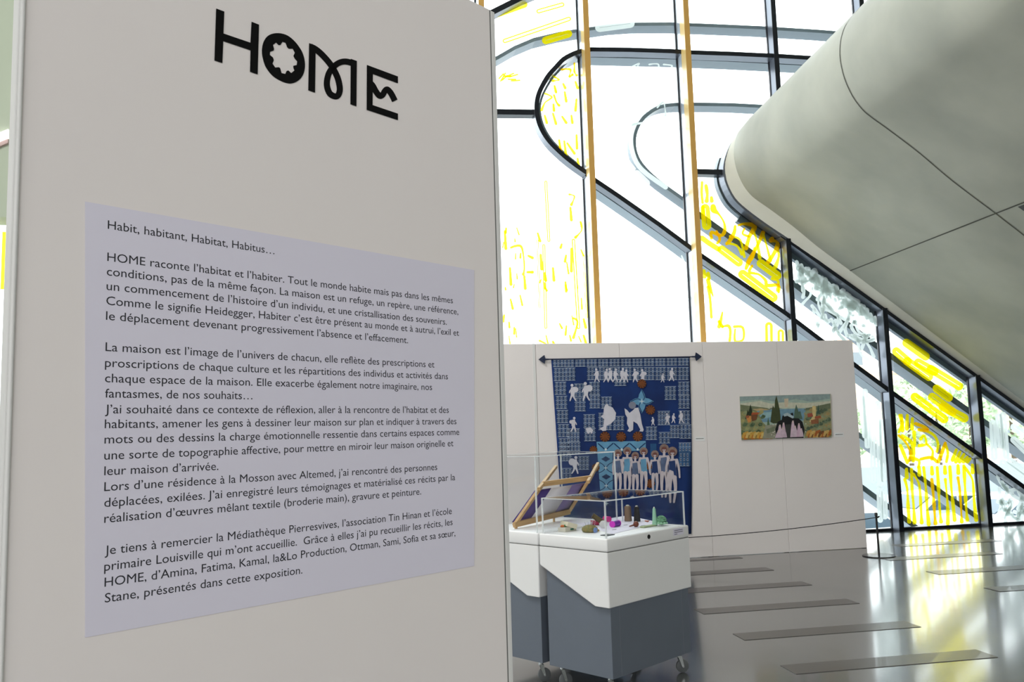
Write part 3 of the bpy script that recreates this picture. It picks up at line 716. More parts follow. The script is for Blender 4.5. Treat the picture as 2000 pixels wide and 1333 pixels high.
def walker(x, y0, h, f=1, bag=0):
    global P; P = Print(TO + .002)
    P.disc(x + f * h * .05, y0 + h * .09, h * .085, silw)
    P.poly([(x - h * .10, y0 + h * .20), (x + h * .10, y0 + h * .18), (x + h * .14, y0 + h * .42), (x + h * .10, y0 + h * .62), (x - h * .12, y0 + h * .62), (x - h * .15, y0 + h * .40)], silw, .0003)
    P.stroke([(x + f * h * .02, y0 + h * .58), (x + f * h * .10, y0 + h * .78), (x + f * h * .16, y0 + h * .98)], [h * .14, h * .10, h * .07], silw, .0005)
    P.stroke([(x - f * h * .02, y0 + h * .58), (x - f * h * .06, y0 + h * .78), (x - f * h * .17, y0 + h * .97)], [h * .14, h * .10, h * .07], silw, .0007)
    P.stroke([(x, y0 + h * .24), (x + f * h * .16, y0 + h * .40), (x + f * h * .2, y0 + h * .52)], h * .06, silw, .0009)
    if bag: P.disc(x - f * h * .16, y0 + h * .34, h * bag, silw, .0011)
    P.mb.build('silhouette', tap, label='white walking silhouette')
for x, y, h, f, bg_ in ((453, 200, 88, -1, 0), (512, 202, 88, 1, 0), (541, 196, 94, -1, 0), (572, 200, 88, 1, 0), (617, 196, 94, 1, 0), (640, 206, 84, 1, .1), (703, 202, 88, -1, .1), (752, 204, 88, -1, .12), (880, 232, 58, 1, 0), (938, 196, 86, 1, 0), (296, 300, 112, -1, .16), (383, 288, 122, -1, .18), (300, 515, 98, 1, .12), (818, 516, 56, -1, 0), (912, 492, 72, -1, .08), (950, 492, 64, 1, 0), (1002, 476, 80, -1, 0), (310, 770, 116, 1, .2)): walker(x, y, h, f, bg_)
# two large groups in the middle
P = Print(TO + .002)
P.poly([(505, 440), (520, 430), (530, 445), (555, 455), (577, 490), (572, 530), (545, 560), (515, 575), (513, 605), (490, 608), (470, 590), (495, 580), (500, 530), (478, 512), (495, 500), (498, 460)], silw); P.mb.build('silhouette', tap, label='white silhouette bent under a bundle'); P = Print(TO + .002)
P.poly([(632, 460), (648, 470), (665, 490), (690, 470), (700, 458), (722, 455), (735, 500), (745, 560), (757, 600), (752, 612), (728, 610), (735, 598), (715, 560), (690, 545), (688, 600), (668, 614), (650, 608), (662, 590), (648, 560), (650, 520), (638, 500)], silw)
P.disc(683, 440, 24, mat('grey applique', (128, 132, 150), .9)); P.mb.build('silhouette', tap, label='pair of striding white silhouettes'); P = Print(TO + .002); P.poly([(380, 590), (410, 585), (428, 600), (420, 628), (410, 615), (395, 628), (385, 612)], silw)
P.mb.build('silhouette', tap, label='small white crouching silhouette')
sky_b = mat('sky blue wax print', (104, 160, 196), .9, var=.1, scale=12); deep = mat('deep blue print', (22, 52, 96), .9); pale = mat('pale star', (196, 214, 222), .9)
P = Print(TO + .001)
def star(x, y, r):
    pts = [];
    for k in range(16):
        a = 2 * math.pi * k / 16; rr = r * (1 if k % 4 == 0 else (.62 if k % 2 == 1 else .42)); pts.append((x + rr * math.cos(a), y + rr * math.sin(a)))
    P.poly(pts, sky_b)
    for k in range(4):
        a = math.pi / 2 * k; P.stroke([(x + r * .9 * math.cos(a), y + r * .9 * math.sin(a)), (x + r * .45 * math.cos(a + .5), y + r * .45 * math.sin(a + .5)), (x + r * .2 * math.cos(a + .78), y + r * .2 * math.sin(a + .78))], 5, deep, .0006)
    P.poly([(x + (r * .28 if k % 2 == 0 else r * .07) * math.cos(math.pi / 4 * k), y + (r * .28 if k % 2 == 0 else r * .07) * math.sin(math.pi / 4 * k)) for k in range(8)], pale, .0009)
star(745, 415, 78); P.mb.build('star_motif', tap, label='sky blue four-pointed star'); P = Print(TO + .001)
P.poly([(450, 678), (770, 672), (772, 735), (555, 742), (556, 1010), (475, 1012)], sky_b)
for k in range(3):
    x = 510 + k * 104; P.stroke([(x - 48, 690), (x - 20, 715), (x, 730), (x + 20, 712), (x + 48, 688)], 7, deep, .0006); P.disc(x, 728, 8, pale, .0009)
for k in range(3):
    y = 790 + k * 116; x = 510 + k * 3; P.poly([(x - 30, y), (x, y - 18), (x + 30, y), (x, y + 18)], deep, .0006)
    P.stroke([(x - 46, y + 20), (x - 18, y + 36), (x, y + 56), (x + 18, y + 36), (x + 46, y + 20)], 5, deep, .0008); P.stroke([(x - 46, y + 92), (x - 16, y + 76), (x, y + 58), (x + 16, y + 76), (x + 46, y + 92)], 5, deep, .0008)
    if k < 3: P.poly([(x + (16 if q % 2 == 0 else 5) * math.cos(math.pi / 4 * q), y + 58 + (16 if q % 2 == 0 else 5) * math.sin(math.pi / 4 * q)) for q in range(8)], pale, .001)
P.poly([(800, 690), (840, 690), (845, 1000), (800, 1000)], mid_blue, -.0004); P.poly([(985, 690), (1062, 690), (1062, 835), (985, 840)], mid_blue, -.0004)
P.mb.build('patchwork', tap, label='sky blue diamond patchwork')
rust = mat('rust wax print', (132, 74, 36), .9, var=.15, scale=20); brown = mat('brown wax print', (64, 38, 28), .9)
P = Print(TO + .0028)
for x, y, r in ((745, 300, 30), (800, 470, 32), (505, 645, 34), (610, 645, 33), (718, 643, 33), (430, 730, 26), (445, 846, 26), (790, 832, 28), (802, 950, 30)):
    P = Print(TO + .0028); P.disc(x, y, r, brown)
    for k in range(10):
        a = 2 * math.pi * k / 10; P.stroke([(x + r * .25 * math.cos(a), y + r * .25 * math.sin(a)), (x + r * .85 * math.cos(a), y + r * .85 * math.sin(a))], r * .26, rust, .0004)
    P.disc(x, y, r * .22, rust, .0008); P.mb.build('rosette', tap)
skin = mat('pale figure cloth', (206, 196, 202), .9, var=.08, scale=12); halo = mat('beige embroidered ring', (150, 128, 120), .9, var=.15, scale=30); face = mat('face print', (118, 76, 70), .9); sw = mat('dark swimsuit cloth', (34, 58, 108), .9)
def bather(x, y, h, dress, f=1):
    global P; P = Print(TO + .004 + .0006 * (int(x / 7) % 6))
    P.disc(x, y, h * .095, halo); P.disc(x, y + h * .015, h * .058, face, .0004); P.stroke([(x - h * .03, y + h * .03), (x + h * .03, y + h * .03)], h * .016, silw, .0006)
    P.stroke([(x, y + h * .07), (x, y + h * .14)], h * .05, skin, .0006)
    P.poly([(x - h * .085, y + h * .14), (x + h * .085, y + h * .14), (x + h * .07, y + h * .32), (x + h * .09, y + h * .5), (x - h * .09, y + h * .5), (x - h * .07, y + h * .32)], skin, .0008)
    P.poly([(x - h * .07, y + h * .19), (x + h * .05, y + h * .17), (x + h * .068, y + h * .32), (x + h * .092, y + h * .53), (x - h * .092, y + h * .53), (x - h * .068, y + h * .32)], dress, .001)
    P.stroke([(x - h * .085, y + h * .16), (x - h * .12, y + h * .32), (x - h * .11, y + h * .5)], [h * .05, h * .042, h * .032], skin, .0012)
    P.stroke([(x + h * .085, y + h * .16), (x + h * .125, y + h * .32), (x + h * .14 * f, y + h * .5)], [h * .05, h * .042, h * .032], skin, .0014)
    P.stroke([(x - h * .04, y + h * .5), (x - h * .05, y + h * .72), (x - h * .04, y + h * .98)], [h * .085, h * .06, h * .04], skin, .0016)
    P.stroke([(x + h * .04, y + h * .5), (x + h * .06, y + h * .72), (x + h * .03, y + h * .98)], [h * .085, h * .06, h * .04], skin, .0018)
    P.mb.build('bather', tap, label='pale bather with a ringed hat')
slate = mat('slate cloth', (96, 112, 146), .9, var=.15, scale=14)
for x, y, h, d_ in ((590, 752, 275, slate), (650, 738, 285, sky_b), (702, 768, 262, slate), (757, 740, 280, sky_b), (830, 758, 265, sw), (890, 722, 320, slate), (944, 742, 335, sw)): bather(x, y, h, d_)
P = Print(TO + .009)
P.poly([(905, 905), (925, 860), (950, 870), (955, 900), (930, 930), (900, 960)], skin); P.mb.build('raised_arm', tap)
navy = mat('navy painted wood', (20, 34, 66), .5)
b = MB(); ra = T(118, 141, .03); rb = T(1092, 124, .03); b.tube([ra, rb], .007, navy); b.build('rod', tap, smooth=True)
for px_, sgn in ((128, -1), (1082, 1)):
    b = MB(); c0 = T(px_, 141 if sgn < 0 else 124, .03); d = WU * sgn
    b.tube([c0 - d * .02, c0 + d * .05], .009, navy); pts = [c0 + d * .02 + Z * .012, c0 + d * .03 + Z * .05, c0 + d * .06 + Z * .03, c0 + d * .10, c0 + d * .06 - Z * .03, c0 + d * .03 - Z * .05, c0 + d * .02 - Z * .012]
    b.prism([p - WN * .006 for p in pts], WN * .012, navy); b.build('finial', tap)
for px_ in (160, 1050):
    b = MB(); c0 = T(px_, 130 if px_ > 500 else 142, 0); b.tube([c0 - WN * .001, c0 + WN * .036], .005, black_plastic, 8); b.build('bracket', tap)

# painting
V_ = lambda x, y, off: wal(1400 + x / 7.143, 740 + y / 7.143, off)
pic = thing('landscape_painting', tuple(V_(950, 850, 0)), 'wide landscape painting with cypresses, sea and pink robed figures on the display wall', 'painting')
cor = [V_(317, 250, .004), V_(1583, 213, .004), V_(1603, 803, .004), V_(343, 857, .004)]
canv = mat('canvas edge', (180, 174, 152), .8)
b = MB(); b.prism(cor, WN * .012, canv); b.build('stretched_canvas', pic)
class Pic(Print):
    k = 0
    def poly(s, pts, c, d=0.):
        s.k += 1; s.mb.flat([[V_(x, y, .0162 + s.k * .00002) for x, y in pts]], mat('paint %d %d %d' % c, c, .85, var=.1, scale=25))
P = Pic()
def warp(x, y): return x, y - (x - 950) * .029
def inside_canvas(x, y):
    y = min(max(y, 233), 836); t = (y - 233) / 603
    return min(max(x, 320 + 26 * t), 1581 + 19 * t), y
def pp(c, *pts): P.poly([warp(*inside_canvas(*p)) for p in pts], c)
pp((170, 190, 176), (322, 232), (1592, 232), (1600, 832), (345, 838))
pp((148, 168, 166), (322, 232), (1592, 232), (1590, 300), (1300, 330), (1100, 290), (900, 330), (600, 280), (322, 300))
pp((206, 206, 184), (330, 330), (600, 300), (760, 345), (960, 330), (1250, 350), (1590, 330), (1590, 420), (330, 410))
pp((214, 196, 168), (940, 280), (1000, 280), (990, 400), (950, 400))
pp((118, 156, 176), (560, 425), (1330, 425), (1300, 590), (600, 600))
pp((150, 186, 190), (600, 470), (780, 455), (760, 530), (620, 560))
pp((120, 128, 96), (330, 345), (420, 360), (560, 380), (700, 402), (760, 430), (560, 440), (330, 440)); pp((196, 168, 120), (500, 415), (620, 405), (735, 430), (560, 440))
pp((110, 120, 92), (1240, 420), (1330, 408), (1590, 360), (1595, 460), (1240, 450)); pp((116, 124, 110), (740, 405), (800, 398), (920, 415), (740, 425))
pp((140, 142, 98), (330, 440), (560, 440), (640, 600), (720, 680), (700, 836), (345, 838)); pp((150, 150, 108), (1600, 440), (1240, 450), (1210, 600), (1225, 836), (1600, 836))
for i in range(80):
    x = 340 + (i * 37 % 330); y = 430 + (i * 53 % 320); r = 14 + i % 5 * 5; c = ((96, 116, 84), (146, 156, 112), (74, 92, 66), (168, 160, 104))[i % 4]
    pp(c, (x - r, y), (x - r * .3, y - r * .9), (x + r, y - r * .3), (x + r * .6, y + r * .6), (x - r * .5, y + r * .7))
for i in range(80):
    x = 1230 + (i * 41 % 350); y = 440 + (i * 59 % 310); r = 14 + i % 5 * 5; c = ((110, 128, 100), (150, 160, 124), (84, 100, 78), (172, 150, 100))[i % 4]
    pp(c, (x - r, y), (x - r * .3, y - r * .9), (x + r, y - r * .3), (x + r * .6, y + r * .6), (x - r * .5, y + r * .7))
for i in range(16):
    x = 345 + i * 26; y = 740 + (i * 31 % 60); pp(((206, 160, 70), (190, 116, 44), (214, 184, 110), (150, 120, 60))[i % 4], (x, y + 70), (x + 20, y), (x + 90, y - 20), (x + 110, y + 20), (x + 40, y + 76))
for i in range(14):
    x = 1240 + i * 24; y = 730 + (i * 37 % 60); pp(((200, 152, 76), (170, 96, 46), (212, 176, 104), (120, 80, 46))[i % 4], (x, y + 80), (x + 20, y + 10), (x + 80, y - 10), (x + 95, y + 30), (x + 30, y + 84))
pp((150, 150, 130), (680, 640), (900, 640), (860, 830), (640, 830)); pp((120, 128, 104), (690, 700), (820, 660), (800, 730), (700, 760))
pp((66, 74, 44), (832, 235), (858, 340), (880, 450), (893, 590), (860, 620), (790, 620), (748, 600), (770, 420), (785, 370), (805, 420), (812, 300)); pp((84, 110, 76), (715, 530), (738, 640), (700, 645))
pp((84, 108, 92), (1108, 362), (1140, 470), (1165, 460), (1195, 570), (1075, 570), (1085, 450)); pp((66, 92, 78), (1418, 372), (1440, 500), (1390, 510)); pp((40, 52, 30), (470, 340), (492, 430), (500, 505), (412, 505), (430, 420), (445, 450))
pp((172, 86, 50), (490, 460), (600, 462), (570, 490), (480, 490)); pp((120, 74, 44), (480, 490), (570, 490), (555, 560), (490, 580)); pp((206, 140, 76), (400, 510), (480, 505), (480, 590), (440, 600)); pp((160, 92, 60), (400, 505), (450, 495), (450, 530), (410, 540))
pp((216, 194, 134), (1330, 400), (1355, 388), (1385, 405), (1380, 560), (1350, 625), (1290, 610), (1335, 540)); pp((164, 84, 66), (1262, 498), (1330, 490), (1345, 540), (1270, 550)); pp((168, 88, 60), (1370, 540), (1445, 530), (1455, 565), (1365, 570)); pp((150, 96, 62), (1310, 590), (1420, 570), (1420, 640), (1320, 645))
pp((20, 22, 26), (830, 830), (815, 700), (850, 600), (905, 575), (915, 520), (985, 500), (1060, 555), (1140, 560), (1195, 610), (1225, 720), (1210, 838)); pp((176, 196, 202), (930, 495), (985, 475), (1075, 535), (1060, 560), (985, 520), (940, 530)); pp((60, 62, 60), (960, 640), (1030, 640), (1050, 830), (940, 830)); pp((24, 26, 28), (1025, 490), (1060, 478), (1070, 520), (1040, 512))
for x, y, w, h, c in ((880, 660, 62, 165, (216, 192, 206)), (932, 632, 56, 190, (206, 172, 192)), (925, 700, 90, 122, (210, 186, 202)), (862, 740, 80, 84, (214, 190, 206)), (1062, 608, 62, 212, (214, 188, 204)), (1090, 680, 66, 140, (212, 190, 204)), (1146, 648, 56, 172, (208, 176, 196)), (1180, 720, 50, 100, (206, 184, 196))):
    pp(c, (x - w * .25, y), (x + w * .2, y - 4), (x + w * .5, y + h * .5), (x + w * .62, y + h), (x - w * .62, y + h), (x - w * .45, y + h * .45)); pp((214, 190, 190), (x - w * .18, y - 18), (x + w * .16, y - 20), (x + w * .2, y + 12), (x - w * .2, y + 14))
for x, y in ((785, 640), (820, 632), (808, 735), (765, 780), (786, 745), (800, 795), (1242, 640), (1240, 750)): pp((226, 222, 206), (x - 9, y), (x, y - 9), (x + 9, y), (x, y + 9))
P.mb.build('picture', pic, label='painted Mediterranean landscape')
for (x, y, w), lab in (((1367, 857, .12), 'small white caption card beside the blue tapestry'), ((1639, 849, .12), 'small white caption card beside the landscape painting')):
    c = wal(x, y, 0); b = MB(); b.box(c - WU * w / 2 - Z * .03, WU * w, WN * .002, Z * .05, lid_w); t = b.build('caption_card'); tag(t, lab, 'label')
    b = MB()
    b.box(c - WU * w * .42 + WN * .002 - Z * .004, WU * w * .8, WN * .0004, Z * .006, text_ink); b.build('printed_line', t)

# ------------------------------------------------------------------ barrier post and cord
sp0 = onz(1717, 1087, 0); post = thing('barrier_post', tuple(sp0), 'slim black barrier post on a round base at the right end of the display wall', 'post')
b = MB(); b.lathe([(.178, 0), (.178, .006), (.172, .012), (.03, .016)], sp0, Z, mat('black powder coat', (18, 19, 22), .22, var=.05), 40); b.build('base', post, smooth=True)
b = MB(); b.tube([sp0 + Z * .014, sp0 + Z * .44], .0115, MATS['black powder coat'], 14); b.build('pole', post, smooth=True)
b = MB(); b.lathe([(.012, .44), (.016, .442), (.016, .475), (.012, .48)], sp0, Z, MATS['black powder coat'], 16); b.build('cap', post, smooth=True)
hk = sp0 + Z * .425; b = MB(); b.tube([hk, hk + WU * .02 + Z * .004, hk + WU * .04 + Z * .012], [.008, .010, .006], MATS['black powder coat']); b.build('hook', post, smooth=True)
zc = .42; e1 = wal(1302, 1053, .02)
path = []
for i in range(25):
    t = i / 24; p = (hk + Vector((-.012, 0, 0))).lerp(e1, t); p.z -= .03 * 4 * t * (1 - t); path.append(p)
b = MB(); b.tube(path, .0045, black_plastic, 8); tag(b.build('rope', smooth=True), 'thin black rope stretched from the barrier post across the display wall', 'rope')

# ------------------------------------------------------------------ showcases
AA = .787; AX = Vector((math.cos(AA), math.sin(AA), 0)); BX = Vector((-AX.y, AX.x, 0))
LID = .89; K = onz(1185, 1054, LID); K.z = 0
DEP = (onz(1066, 1040.5, LID) - onz(1185, 1054, LID)).dot(BX); LEN = (onz(1340, 1026, LID) - onz(1185, 1054, LID)).dot(AX)
print('case', DEP, LEN, K)
def showcase(org, label, hcov, lock):
    q = lambda a, bb, z: org + AX * a + BX * bb + Z * z
    t = thing('showcase', tuple(q(LEN / 2, DEP / 2, 0)), label, 'showcase', 'wheeled showcases')
    b = MB(); b.box(q(0, 0, .818), AX * LEN, BX * DEP, Z * .072, lid_w, .008); b.build('lid', t, smooth=True)
    b = MB(); b.box(q(.005, .005, .812), AX * (LEN - .01), BX * (DEP - .01), Z * .0065, groove_m); b.build('lid_gap', t)
    prof = [(0, .814), (DEP, .814), (DEP, .705), (.105, .512), (0, .512)]
    b = MB(); b.prism([q(0, bb, z) for bb, z in prof], AX * LEN, lid_w); ap = b.build('upper_body', t)
    bv = ap.modifiers.new('bevel', 'BEVEL'); bv.width = .006; bv.segments = 2; bv.limit_method = 'ANGLE'; bv.angle_limit = math.radians(50)
    b = MB(); b.box(q(.022, .012, .125), AX * (LEN - .044), BX * (DEP - .045), Z * .58, grey_body, .002); b.build('lower_body', t)
    for a in (.10, LEN - .10):
        b = MB(); b.box(q(a, .0112, .13), AX * .0018, BX * .001, Z * .382, mat('pale panel joint', (132, 136, 144), .5)); b.build('panel_joint', t)
    for a, bb in ((.07, .07), (LEN - .07, .07), (.07, DEP - .09), (LEN - .07, DEP - .09)):
        hub = q(a, bb, 0); wy = Vector((.18, -.98, 0)).normalized(); wx = Vector((-wy.y, wy.x, 0))
        c = MB(); c.box(q(a - .03, bb - .025, .119), AX * .06, BX * .05, Z * .006, chrome); c.tube([hub + Z * .119, hub + Z * .102], .012, chrome, 10)
        for sgn in (-1, 1):
            c.prism([hub + wx * x_ + wy * (sgn * .015) + Z * z_ for x_, z_ in ((-.012, .104), (.012, .104), (.024, .044), (.012, .036))], wy * (.003 * sgn), chrome)
        c.box(hub - wx * .013 - wy * .018 + Z * .099, wx * .026, wy * .036, Z * .005, chrome)
        cs = c.build('caster', t)
        c = MB(); wc = hub + wx * .018 + Z * .0405; c.lathe([(.014, -.012), (.030, -.011), (.039, -.007), (.0402, 0), (.039, .007), (.030, .011), (.014, .012)], wc, wy, rubber, 28); c.tube([wc - wy * .02, wc + wy * .02], .006, chrome, 8); c.build('wheel', cs, smooth=True)
    if lock:
        c = MB(); pl = onp(1267, 1049, K + AX * 0, BX); o = K + AX * ((pl - K).dot(AX)) + Z * pl.z
        c.lathe([(.013, 0), (.013, .003), (.009, .004)], o, -BX, black_plastic, 18); c.build('lock', t, label='black key lock')
        c = MB(); pl = onp(1325, 1039, K, BX); a = (pl - K).dot(AX); c.box(q(a - .055, -.0012, pl.z - .02), AX * .11, BX * .0011, Z * .04, paper_m)
        for k in range(3): c.box(q(a - .045, -.0018, pl.z + .008 - k * .011), AX * (.09 if k < 2 else .03), BX * .0006, Z * .003, text_ink)
        c.build('caption_sticker', t, label='white caption sticker with small grey print')
    # acrylic cover
    i0, th = .018, .005; c = MB(); z0 = LID; x1, y1 = LEN - i0, DEP - i0
    for f in ((q(i0, i0, z0), AX * (x1 - i0), BX * th, Z * hcov), (q(i0, y1 - th, z0), AX * (x1 - i0), BX * th, Z * hcov), (q(i0, i0, z0), AX * th, BX * (y1 - i0), Z * hcov), (q(x1 - th, i0, z0), AX * th, BX * (y1 - i0), Z * hcov), (q(i0, i0, z0 + hcov), AX * (x1 - i0), BX * (y1 - i0), Z * th)): c.box(*f, acrylic)
    for aa, bb in ((i0, i0), (x1, i0), (i0, y1), (x1, y1)): c.box(q(aa - .004, bb - .004, z0), AX * .008, BX * .008, Z * (hcov + th), acrylic_edge)
    for f in ((q(i0, i0 - .003, z0 + hcov), AX * (x1 - i0)), (q(i0, y1 - .003, z0 + hcov), AX * (x1 - i0))): c.box(f[0], f[1], BX * .006, Z * .006, acrylic_edge)
    for f in (q(i0 - .003, i0, z0 + hcov), q(x1 - .003, i0, z0 + hcov)): c.box(f, AX * .006, BX * (y1 - i0), Z * .006, acrylic_edge)
    c.build('acrylic_cover', t)
    return t
# cover heights from the top corners
hz1 = .235
showcase(K, 'near wheeled white and blue-grey showcase with low acrylic cover over sewing items', .205, True)
K2 = K + BX * (DEP + .012) + AX * .0
showcase(K2, 'rear wheeled showcase with tall acrylic cover holding a small deckchair, half behind the text panel', .455, False)

# deckchair in the rear showcase
d0, d1 = onz(1004, 1026, .915), onz(1112, 1000, .94); d2, d3 = onz(1060, 946, 1.15), onz(1153, 934, 1.17); e2, e3 = onz(1086, 912, 1.235), onz(1168, 906, 1.24)
dc = thing('miniature_deckchair', tuple((d0 + d1) / 2), 'small wooden deckchair with purple and white canvas inside the tall acrylic cover', 'deckchair')
def bar(p, q_, w, h, name, m=beech):
    d = (q_ - p).normalized(); s = d.cross(Z).normalized(); u_ = s.cross(d); b = MB(); b.box(p - s * w / 2 - u_ * h / 2, q_ - p, s * w, u_ * h, m, .003); return b.build(name, dc)
d0b = Vector((d0.x, d0.y, .912)); bar(d0, d1, .022, .034, 'crossbar'); bar(d2, d3, .022, .034, 'crossbar'); bar(d0 - Z * .004, d2 + (d2 - d0) * .04, .024, .02, 'side_rail'); bar(d1, d3 + (d3 - d1) * .04, .024, .02, 'side_rail')
bar(d2 - (e2 - d2) * .25, e2, .022, .022, 'back_leg'); bar(d3 - (e3 - d3) * .25, e3, .022, .022, 'back_leg')
pm = (d0 * .3 + d1 * .7); b = MB(); b.tube([Vector((pm.x, pm.y, LID)), pm], .008, beech, 8); b.build('foot', dc); pm = d0 * .97 + d1 * .03; b = MB(); b.tube([Vector((pm.x, pm.y, LID)), pm], .010, beech, 8); b.build('foot', dc)
purple = mat('purple canvas', (84, 64, 140), .85, var=.08, scale=20); mauve = mat('mauve canvas', (128, 112, 160), .85, var=.06, scale=20); canvas_w = mat('white canvas', (226, 222, 226), .85, var=.03, scale=10)
n_ = (d1 - d0).cross(d2 - d0).normalized(); n_ = n_ if n_.z > 0 else -n_
def quadp(s, t): return (d0.lerp(d1, s)).lerp(d2.lerp(d3, s), t) + n_ * .018 - Z * .004 * math.sin(math.pi * t)
b = MB()
for s0, s1, m in ((-.03, .30, purple), (.30, .73, canvas_w), (.73, 1.03, mauve)):
    vs = [quadp(s_, .07 + .78 * j / 10) for j in range(11) for s_ in (s0, s1)]; b.add(vs, [(2 * j, 2 * j + 1, 2 * j + 3, 2 * j + 2) for j in range(10)], m)
o = b.build('canvas', dc, smooth=True, label='purple, white and mauve striped canvas'); sm = o.modifiers.new('thickness', 'SOLIDIFY'); sm.thickness = .003

# items under the low cover
zt = LID
def at(x, y, z=zt): return onz(x, y, z)
b = MB(); pts = [at(1128, 1024), at(1196, 1044), at(1290, 1022), at(1225, 1008)]; b.prism([p + Z * .0003 for p in pts], Z * .0016, paper_m); tag(b.build('printed_sheet'), 'white printed sheet lying under the sewing items in the near showcase', 'paper')
b = MB(); c = at(1184, 1046); b.box(c - AX * .035 - BX * .035 + Z * .0001, AX * .07, BX * .05, Z * .004, mat('dark grey pad', (74, 80, 84), .5)); tag(b.build('corner_pad'), 'dark grey pad inside the front corner of the low acrylic cover', 'pad')
def spool(name, x, y, h, r0, r1, rgb, label, cat='thread cone', grp=None, core=True):
    p = at(x, y); m = mat('thread %d %d %d' % rgb, rgb, .7, var=.1, scale=300, stretch=(.02, .02, 1))
    t = thing(name, tuple(p), label, cat, grp)
    b = MB(); prof = [(r0 * .9, .002)] + [(r0 + (r1 - r0) * k / 14 + (.0008 if k % 2 else 0), .004 + (h - .008) * k / 14) for k in range(15)] + [(r1 * .8, h)]; b.lathe(prof, p, Z, m, 20); b.build('thread', t, smooth=True)
    if core: b = MB(); b.lathe([(r1 * .5, h - .002), (r1 * .55, h + .006), (r1 * .3, h + .008)], p, Z, mat('cone tip', (206, 204, 190), .6), 14); b.build('cone_tip', t, smooth=True)
    b = MB(); b.lathe([(r0 * .96, 0), (r0 * .96, .004)], p, Z, mat('cone foot', (70, 60, 54), .6), 16); b.build('cone_base', t)
    return t
spool('thread_cone', 1227, 1019, .100, .025, .021, (136, 112, 90), 'brown cone of thread standing at the back of the near showcase', grp='standing cones of thread')
spool('thread_cone', 1244.5, 1020, .098, .022, .015, (16, 16, 18), 'black cone of thread standing beside the brown one', grp='standing cones of thread')
spool('thread_cone', 1279, 1028, .110, .016, .009, (156, 206, 178), 'mint green tall cone of thread standing behind green yarn', grp='standing cones of thread')
def lying(name, x, y, ln, r, ang, rgb, label, ends=(200, 196, 190), tilt=0.):
    p = at(x, y); d = AX * math.cos(ang) + BX * math.sin(ang) + Z * tilt; d.normalize(); t = thing(name, tuple(p), label, 'spool', 'lying spools of thread')
    m = mat('thread %d %d %d' % rgb, rgb, .35, var=.12, scale=200); c = p + Z * (r + .001 + (abs(tilt) * ln * .5 if tilt else 0))
    b = MB(); b.lathe([(r * .8, -ln / 2)] + [(r * (.96 + .04 * (k % 2)), -ln / 2 + .004 + (ln - .008) * k / 12) for k in range(13)] + [(r * .8, ln / 2)], c, d, m, 20); b.build('thread', t, smooth=True)
    for sgn in (-1, 1):
        b = MB(); b.lathe([(r * 1.08, 0), (r * 1.08, .003)], c + d * (sgn * ln / 2 - .0015), d, mat('spool end %d' % ends[0], ends, .5), 20); b.build('flange', t, smooth=True)
    return t
lying('spool', 1202, 1030, .075, .019, .15, (124, 32, 170), 'shiny purple spool of thread lying behind the front corner edge', (216, 60, 200))
lying('spool', 1186, 1020, .05, .018, 1.2, (240, 40, 150), 'hot pink spool of thread peeping over the purple spool', (240, 60, 160))
lying('spool', 1162, 1027, .05, .016, 2.2, (200, 40, 90), 'crimson pink spool of thread left of the olive one', (190, 40, 80))
lying('spool', 1168, 1028, .075, .017, 2.4, (98, 82, 42), 'olive brown spool of thread leaning up between the pink spools', (84, 70, 40), .7)
p = at(1179, 1033); b = MB(); fd = (CAM - p); fd.z = 0; fd.normalize(); b.lathe([(.021, -.012), (.024, -.008), (.024, .006), (.018, .010), (.008, .011)], p + Z * .025, fd, mat('pearly plastic', (206, 206, 204), .35), 22); tag(b.build('bobbin', smooth=True), 'round pale grey bobbin standing on edge before the purple spool', 'bobbin')
p = at(1108, 1038); t = thing('pin_tray', tuple(p), 'small pale tray with a green label and colourful scraps, leftmost item in the near showcase', 'tray')
b = MB(); b.box(p - AX * .052 - BX * .03 + Z * .0005, AX * .104, BX * .06, Z * .025, mat('cream card', (206, 202, 186), .7), .003); b.build('tray', t)
b = MB(); b.box(p - BX * .0312 - AX * .005 + Z * .007, AX * .0 + AX * .03, BX * .001, Z * .011, mat('green label', (28, 96, 70), .6)); b.build('label_patch', t, label='dark green label')
for k, c in enumerate(((206, 110, 50), (60, 120, 60), (196, 60, 50), (214, 150, 60))):
    b = MB(); o = p + AX * (-.03 + .018 * k) + BX * (.012 - .008 * (k % 2)) + Z * .026; b.lathe([(.004, 0), (.012, .003), (.014, .008), (.009, .014), (.003, .016)], o - Z * .002, Z, mat('scrap %d' % k, c, .8), 10); b.build('fabric_scrap', t, smooth=True)
p = at(1122, 1037); q_ = p + Z * .03; b = MB()
d = (AX * .5 + BX * -.2).normalized(); s = Z.cross(d).normalized(); u_ = (Z * .92 + d * .3).normalized(); dd = s.cross(u_)
b = MB(); b.box(p - s * .03 - dd * -.0 + Z * .012 + d * .0, s * .098, u_.cross(s) * .068, u_ * .028, mat('ivory card', (222, 214, 188), .7), .003); lo = min(v.z for v in b.v); 
for v in b.v: v.z += LID + .012 - lo
tag(b.build('ivory_box'), 'tilted ivory card box resting beside the pale tray', 'box')
b = MB(); bx = b.v  # small support so that the box leans on the tray edge
p = at(1152, 1040); t = thing('pincushion', tuple(p), 'olive and gold patterned pincushion full of pins in the near showcase', 'pincushion')
b = MB(); b.lathe([(.024, 0), (.044, .004), (.049, .014), (.046, .028), (.030, .039), (.009, .043)], p, Z, mat('olive brocade', (150, 128, 70), .8, rgb2=(96, 104, 62), scale=80), 20); b.build('cushion', t, smooth=True)
b = MB(); b.lathe([(.004, 0), (.017, .001), (.017, .004), (.010, .006)], p - BX * .048 - AX * .008 + Z * .014, -BX, mat('blue bead', (120, 150, 206), .4), 14); b.build('bead', t, smooth=True, label='pale blue bead')
b = MB()
